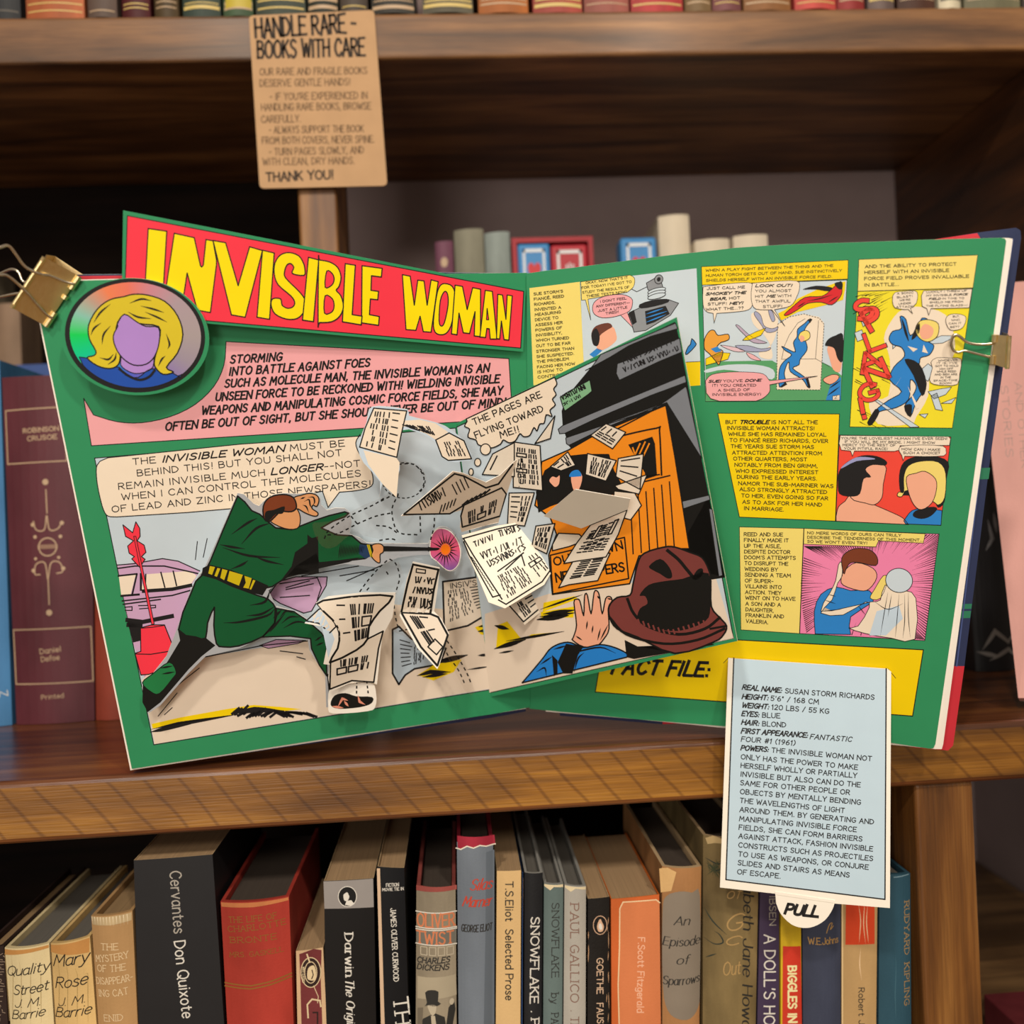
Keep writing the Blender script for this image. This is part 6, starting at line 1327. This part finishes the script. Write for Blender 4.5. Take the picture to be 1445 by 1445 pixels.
# 18 jacketed novel
r, m, s = B('book', 'book in a tan jacket with a grey oval panel and black italic title', (933.5, 1222), (990.5, 1222), 934, 987.5, cloth('a9794c', .7, .16), L4, .13, inner=cardm)
m.fill(s, smooth(V('S', '510,760 530,640 610,600 690,610 745,640 745,1200 735,1330 680,1395 600,1395 540,1350 512,1200'), True, 3), paper('84796c', .65, .08), 1)
m.fill(s, V('S', '490,470 540,458 590,480 560,600 500,620'), cloth('d8b078', .8, .1), 1)
for t, a, c_, h_ in (('An', '575,810', '668,808', 12), ('Episode', '512,945', '738,935', 12), ('of', '590,1055', '665,1050', 12), ('Sparrows', '512,1190', '738,1172', 11.5)): T(m, s, 'SS', t, a, c_, h_, dkb, k=3, wd=.12, slant=.25, pen=.45, gap=1.6)
m.build('cover', r)
# 19 green brown picture jacket
r, m, s = B('book', 'book in a mottled olive jacket with a ragged head, behind the hanging card corner', (991.5, 1178), (1072, 1184), 991, 1067, cloth('7d6a44', .75, .28), L4, .13, inner=cardm)
T(m, s, 'SS', 'Elizabeth Jane Howard', '1012,380', '1000,1560', 15, dkb, k=3, wd=.14, slant=.2, pen=.45, gap=1.7)
fade = paper('a98a58', .7, .05, 0)
for t, a, c_, h_ in (('of', '900,640', '985,640', 15), ('G', '890,840', '990,835', 22), ('c', '885,930', '970,930', 18), ('Out', '880,1120', '985,1110', 18)): T(m, s, 'SS', t, a, c_, h_, fade, k=2, wd=.1, slant=.3)
for q in ('770,710 820,790 900,865', '770,900 830,930 880,915 860,870 830,850', '780,1020 840,990', '780,400 850,430 890,400', '785,430 840,470 880,450'): m.line(s, smooth(V('S', q)), 1.8, paper('26302a', .7), 1, taper=2)
for i in range(26): m.line(s, V('S', f'{rr.uniform(780,880)},{rr.uniform(400,470)} {rr.uniform(780,890)},{rr.uniform(450,520)}'), .9, paper('3a4028', .7), 1, taper=2)
m.fill(s, V('S', '778,275 820,255 850,262 885,275 885,300 830,300 790,312'), cloth('c2a878', .8, .2), 2)
m.build('cover', r)
# 20-24 behind the card
r, m, s = B('paperback_book', 'violet paperback with white capitals, left of the pull tab', (1072.5, 1235), (1100, 1236), 1068, 1100, paper('41354f', .4, .1, .02), L1, .13, False, inner=cardm)
T(m, s, 'SS', 'IBSEN', '1180,640', '1180,822', 9, gy, k=2, wd=.14); T(m, s, 'SS', "A DOLL'S HOUSE", '1150,885', '1145,1620', 15, wh, k=2, wd=.13)
m.build('cover', r)
r, m, s = B('paperback_book', 'yellow paperback with a red title block below its top', (1101, 1245), (1130.5, 1247), 1101, 1132, cloth('c9a81c', .6, .1), L1, .11, False, inner=cardm)
m.fill(s, V('S', '1265,955 1378,955 1385,1445 1262,1445'), cloth('c23320', .6, .1), 1); T(m, s, 'SS', 'BIGGLES IN', '1298,1080', '1300,1430', 11, paper('e8dfa8', .6), k=2, wd=.24)
m.build('cover', r)
r, m, s = B('book', 'navy cloth book with a gilt signature, under the pull tab', (1131.5, 1243), (1187, 1247), 1132.5, 1187, cloth('363c50', .7, .14), L3, .12)
gl2 = paper('b08a50', .5, .05, 0); T(m, s, 'TT', 'W.E.Johns', '355,892', '505,885', 9, gl2, k=2, wd=.13, gap=1.6); m.line(s, smooth(V('T', '440,830 455,790 470,785 460,815 475,800')), 1.2, gl2, 2)
m.build('cover', r)
r, m, s = B('paperback_book', 'cream paperback with a cracked orange red top block', (1187.5, 1243), (1239, 1247), 1188, 1237, cloth('b08f60', .7, .1), L1, .12, False, inner=cardm)
m.fill(s, V('T', '548,600 692,600 692,898 545,902'), cloth('c8401c', .6, .08), 1); m.line(s, V('T', '530,600 530,1302'), 2, paper('d8bb8c', .8), 1)
for q in ('610,700 620,780 612,890', '640,690 635,800 645,895', '655,700 650,790 660,895', '620,920 615,1000 625,1080'): m.line(s, smooth(V('T', q)), 1.2, paper('e8c8a0', .8), 2, taper=2)
T(m, s, 'TT', 'Robert Jungk', '610,1118', '612,1400', 8, dkb, k=2, wd=.14)
m.build('cover', r)
r, m, s = B('book', 'teal cloth book with small gilt capitals, beside the square post', (1240.5, 1231), (1285, 1232), 1239, 1286.5, cloth('24495a', .7, .14), L3, .12)
T(m, s, 'TT', 'RUDYARD', '835,680', '835,945', 8, gl2, k=2, wd=.11, serif=True); T(m, s, 'TT', 'KIPLING', '835,990', '835,1200', 8, gl2, k=2, wd=.11, serif=True)
m.line(s, V('T', '780,555 860,545'), 1.4, paper('6c8794', .7), 1); m.line(s, V('T', '785,910 790,1000 785,1150 790,1290'), 1, paper('3f6676', .7), 1, taper=2)
m.build('cover', r)
# maroon box file lying at the right, below
a = at_z(1387, 1402, .93)
root = thing('book', (a.x+.05, a.y-.05, LOW), 'maroon book lying flat on the lower shelf, right of the square post', 'book')
mb = MB(); mb.box(a.x, a.x+.16, SHF+.03, a.y, LOW+.0005, .93, cloth('5a1c22', .6)); mb.build('cover', root, bevel=.0015)
mb = MB(); mb.box(a.x+.003, a.x+.162, SHF+.033, a.y-.003, LOW+.003, .927, L1); mb.build('page_block', root)

# ================================================================== books standing behind the open book
G2 = 'books standing at the back of the deep shelf'
def BB(name, label, tl, tr, bl, br, mat, leaf, yf, depth, z0, hard=True, yb=1000, inner=None, group=G2, bulge=None):
    return book(name, label, group, tl, tr, bl, br, yf, depth, z0, mat, leaf, hard, bulge, yb=yb, inner=inner)
gilt = paper('b59a7c', .5, .08, 0)
r, m, s = BB('book', 'blue book at the left end of the deep shelf, beside the maroon spine', (-40, 512), (0, 508), -26, 17, cloth('3f77a8', .6, .1), L2, .705, .14, SH)
text(m, s, 'N', (2, 982), (12, 981), 7, wh, k=2); m.build('cover', r)
r, m, s = BB('book', 'thick maroon leather style book with gilt frames and scrollwork', (2, 533), (128, 529), 22, 134, cloth('54202a', .5, .12), L2, .705, .17, SH)
X = lambda q: [(x*.3873, 480+y*.3876) for x, y in pts(q)]
m.line(s, X('22,258 240,245 250,440 30,452'), 1.6, gilt, 2, closed=True); m.line(s, X('50,1055 332,1042 340,1240 60,1252'), 1.6, gilt, 2, closed=True)
text(m, s, 'ROBINSON', *X('92,340 222,330'), 6, gilt, k=2, wd=.2); text(m, s, 'CRUSOE', *X('108,368 215,360'), 6, gilt, k=2, wd=.2); text(m, s, 'Daniel', *X('155,1140 230,1130'), 7, gilt, k=2, wd=.16); text(m, s, 'Defoe', *X('160,1168 225,1160'), 7, gilt, k=2, wd=.16); text(m, s, 'Printed', *X('160,1305 240,1297'), 6, gilt, k=2, wd=.16)
for x, y, r0 in ((174, 517, 12), (188, 990, 12), (127, 672, 8), (233, 665, 8), (136, 716, 7), (228, 714, 7), (138, 795, 6), (222, 790, 6), (130, 838, 8), (238, 830, 8)): m.fill(s, ellipse(*X(f'{x},{y}')[0], r0*.36, r0*.36, 0, 14), gilt, 2)
m.line(s, ellipse(*X('182,752')[0], 12.5, 12.5, 0, 28), 1.8, gilt, 2, closed=True); m.line(s, X('152,752 212,750'), 6, paper('8a6a58', .6), 2)
for q in ('176,545 180,630', '184,860 188,960', '178,640 170,690 140,690 130,660', '180,640 190,690 220,685 232,660', '183,870 172,810 140,815 135,850 155,852', '184,870 195,810 225,808 236,840 215,848'): m.line(s, smooth(X(q)), 1.6, gilt, 2, taper=0)
m.build('cover', r)
r, m, s = BB('book', 'rust red book between the maroon spine and the open page', (130, 560), (178, 557), 135, 184, cloth('8f3a28', .6), L2, .705, .13, SH, yb=1000); m.build('cover', r)
# low book behind the maroon one with a blue top
r, m, s = BB('book', 'large blue book behind the maroon spine, only its top showing', (-60, 520), (118, 512), -45, 130, cloth('35508c', .6), cloth('35508c'), .88, .05, SH, yb=1000); m.build('cover', r)
r, m, s = BB('book', 'cream spined book dim at the back left behind the clip', (-70, 384), (-10, 380), -55, 5, cloth('8d8470', .7), L2, .94, .045, SH, yb=800); m.build('cover', r)
r, m, s = BB('book', 'tan book dim at the back left under the clip', (-8, 430), (28, 428), 5, 42, cloth('8a715c', .7), L2, .94, .045, SH, yb=800); m.build('cover', r)
# right end: black folder and pink book
r, m, s = BB('book', 'black book with grey scuffed marks behind the right page edge', (1352, 640), (1432, 625), 1376, 1434, cloth('17161a', .5), L2, .70, .13, SH, yb=940, hard=True)
for q in ('1385,915 1400,890 1420,905 1430,890', '1395,930 1420,915 1432,925', '1380,920 1405,925'): m.line(s, pts(q), 6, paper('8a8580', .7), 1, taper=2)
for q in ('1390,735 1396,760 1388,775', '1398,725 1402,750'): m.line(s, pts(q), 5, paper('77777a', .7), 1, taper=2)
m.build('cover', r)
r, m, s = BB('book', 'pale grey green book just right of the black one', (1433, 640), (1442, 638), 1434, 1443, cloth('6e7468', .6), L2, .70, .12, SH, yb=940); m.build('cover', r)
PK = cloth('c9958e', .7, .05)
r = thing('paper_folder', (.41, .64, SH), 'pale pink folder with faint grey lettering leaning at the right end of the shelf', 'folder')
a0, a1, b0, b1 = at_y(1372, 402, .66), at_y(1520, 392, .62), at_z(1437, 985, SH+.009), at_z(1600, 985, SH+.009)
PS = sheet3(a0, a1, b0); fr = [a0, a1, b1, b0]
mb = MB(); n_ = PS.n; mb.hexa(fr, [p-n_*.012 for p in fr], PK)
gtx = paper('a88a84', .7, .05, 0)
n_ = PS.n
for t, x0, y0, x1, y1, h_ in (('STORIES', 1412, 545, 1420, 645, 10), ('AND OTHER', 1432, 540, 1442, 660, 9)): text(mb, PS, t, (x0, y0), (x1, y1), h_, gtx, k=2, wd=.13)
mb.build('folder_cover', r)
mb = MB(); mb.hexa([Vector((p.x, p.y, max(p.z, SH+.002))) for p in [q-n_*.0125 for q in fr]], [Vector((p.x, p.y, max(p.z, SH+.002))) for p in [q-n_*.03 for q in fr]], paper('e6c6ae', .7)); mb.build('page_block', r)
# on the ledge at the back
LZ = 1.455; G3 = 'things on the ledge at the back'
def K(name, label, tl, tr, mat, leaf, yf=.86, depth=.1, cat='book'):
    sh = lambda p: p[0]+(600-p[1])*.044
    return book(name, label, G3, tl, tr, sh(tl), sh(tr), yf, depth, LZ, mat, leaf, True, None, yb=600, cat=cat)
r, m, s = K('book', 'small plum book at the left end of the back ledge', (613, 342), (639, 340), cloth('6d3f54', .6), L2); m.fill(s, ellipse(627, 371, 5, 7, 0, 14), gilt, 2); m.build('cover', r)
r, m, s = K('book', 'olive grey cloth book on the back ledge, left of the paler grey one', (640, 326), (682, 323), cloth('83806f', .7), L2); m.build('cover', r)
r, m, s = K('book', 'pale blue grey cloth book on the back ledge, beside the red card box', (683, 330), (719, 327), cloth('8a9490', .7), L2); m.build('cover', r)
def box_block(name, tl, br, yf, dep, mat, parent, top=None):
    p, q = at_y(*tl, yf), at_y(*br, yf); mb = MB(); mb.box(p.x, q.x, yf, yf+dep, q.z, p.z, mat); return mb.build(name, parent, bevel=.001), p, q
p0 = at_y(722, 337, .86); p1 = at_y(836, 332, .86); rb = cloth('a01c2a', .5, .06)
LZ += .0004
r = thing('card_case', ((p0.x+p1.x)/2, .88, LZ), 'open red case holding two decks of playing cards', 'case', G3)
zt = (p0.z+p1.z)/2; tk = .0045
for x0, x1, y0, y1, z0, z1 in ((p0.x, p0.x+tk, .86, .89, LZ, zt), (p1.x-tk, p1.x, .86, .89, LZ, zt), (p0.x+tk, p1.x-tk, .86, .89, zt-tk, zt), (p0.x+tk, p1.x-tk, .86, .89, LZ, LZ+tk), (p0.x+tk, p1.x-tk, .887, .89, LZ+tk, zt-tk)):
    mb = MB(); mb.box(x0, x1, y0, y1, z0, z1, rb); mb.build('case_wall', r)
def deck(label, x0, x1, z1, y0, y1, col, heart, grp):
    z0 = LZ if grp is None else LZ+tk+.0002
    r_ = thing('card_deck', ((x0+x1)/2, (y0+y1)/2, z0), label, 'playing cards', 'playing card decks')
    mb = MB(); mb.box(x0, x1, y0, y1, z0, z1, cloth(col, .45, .05)); o = mb.build('deck_box', r_, bevel=.003)
    S_ = Sheet((0, y0-.0003, CZ), (0, -1, 0)); w_ = x1-x0; h2 = z1-z0
    wm = paper('d8dce0', .5); mb = MB(); P = lambda u, v: (x0+w_*u, y0-.0004, z1-.088*(1-v))
    for (u0, v0, u1, v1) in ((.16, .90, .84, .935), (.16, .1, .23, .935), (.77, .1, .84, .935), (.16, .065, .84, .1)): mb.face([P(u0, v0), P(u1, v0), P(u1, v1), P(u0, v1)], wm)
    if heart:
        c = [(.5+.021*16*math.sin(t)**3*.6, .70+.0075*(13*math.cos(t)-5*math.cos(2*t)-2*math.cos(3*t)-math.cos(4*t))) for t in [i*math.pi/12 for i in range(24)]]
        mb.face([P(*q) for q in c], cloth('d8202c', .4))
    else:
        for i in range(7):
            a_ = math.pi*(i+.5)/7; mb.face([P(.5, .6), P(.5+.22*math.cos(a_-.09), .6+.2*math.sin(a_-.09)), P(.5+.22*math.cos(a_+.09), .6+.2*math.sin(a_+.09))], wm)
    mb.build('printed_back', r_)
xm = at_y(776, 335, .86).x
zt2 = at_y(750, 343, .862).z
deck('blue deck with a red heart, left of the two in the red case', p0.x+tk+.0005, xm-.0004, zt2, .8615, .886, '3a86c4', True, 1)
deck('red deck with a white fan, right of the two in the red case', xm+.0004, p1.x-tk-.0005, zt2-.002, .8615, .886, 'b02434', False, 1)
q0, q1 = at_y(875, 336, .86), at_y(926, 333, .86)
deck('blue deck standing alone on the back ledge, beside the tall cream book', q0.x, q1.x, (q0.z+q1.z)/2, .86, .884, '3a86c4', True, None)
for lab, tl, tr, yf in (('tall cream book on the back ledge, beside the lone blue deck', (928, 306), (972, 303), .88), ('low cream book on the back ledge, left of the last one', (980, 340), (1029, 337), .87), ('cream book at the right end of the back ledge', (1034, 334), (1083, 331), .87)):
    r, m, s = K('book', lab, tl, tr, cloth('d3c6b0', .7, .06), leaves_mat('dfd3bd'), yf); m.build('cover', r)

# ================================================================== the row on the upper shelf, only its feet in view
G4 = 'old books on the upper shelf'
rowx = [(-20, 30, '26282c', 'black leather'), (37, 120, 'a85a34', 'rust calf with pale bands'), (124, 166, '5d4c44', 'dull brown grey'), (172, 213, '4a1218', 'dark crimson with a gilt band'), (218, 253, '4a3a22', 'brown with gilt bars'), (258, 312, '34423a', 'dark green grey ribbed'), (315, 358, '42583e', 'green with a yellow panel'), (361, 432, '3a4238', 'grey green banded'), (434, 478, '24281f', 'blackish green'), (480, 520, '4a4038', 'grey brown'),
        (524, 586, '33302a', 'near black with a brass foot'), (596, 668, '5a5546', 'mottled olive'), (675, 746, 'a8622e', 'orange calf'), (752, 822, 'a4483e', 'worn red'), (824, 888, '9c5a50', 'faded rose'), (890, 964, 'b03a3c', 'bright red'), (966, 1004, '7d6444', 'tan speckled'), (1005, 1046, '7a4a4c', 'dusky mauve'), (1049, 1116, '8a5c34', 'brown and ochre'), (1121, 1180, 'c04a44', 'coral red'), (1181, 1220, '8e2e2e', 'deep red'), (1224, 1262, '6d5c58', 'grey plum'), (1266, 1320, '4a2c20', 'dark brown'), (1324, 1356, 'd6cbb0', 'cream'), (1360, 1440, '6e6a52', 'speckled khaki'), (1442, 1490, '3a2c22', 'umber')]
rnd = random.Random(12)
prev = None
for i, (x0, x1, h_, d_) in enumerate(rowx):
    yv = 24-(x0*.012)
    near = f' beside the {prev} one' if prev else ' at the left end'
    hgt = rnd.uniform(.17, .22)
    yf = UPF+.004+rnd.uniform(0, .004)
    A_, B_ = at_y(x0, yv, yf), at_y(x1, yv, yf)
    def topx(P, dx): return None
    # spine corners in the place itself: stand straight on the shelf
    tl = (x0-hgt*1300/yf*.0446, yv-hgt*1300/yf); tr = (x1-hgt*1300/yf*.0446, yv-hgt*1300/yf)
    r, m, s = book('old_book', f'{d_} old book{near}, upper shelf', G4, tl, tr, x0, x1, yf, rnd.uniform(.11, .15), UPT, cloth(h_, .6, .18), L2, True, .004, yb=yv)
    bc = gilt if i % 2 == 0 else paper('c8b06a', .5, .08)
    for k in range(rnd.choice((1, 2, 2))):
        yy = yv-4-k*9-rnd.uniform(0, 4)
        m.line(s, [(x0+4, yy), (x1-4, yy-.5)], rnd.choice((1.6, 2.4, 5)), bc if d_ not in ('black leather', 'cream') else paper('55504a', .6), 1)
    if 'yellow panel' in d_: m.fill(s, [(x0+4, 0), (x1-3, 0), (x1-3, 13), (x0+4, 14)], paper('b5a23a', .5), 2)
    m.build('cover', r); prev = d_.split(' with')[0]
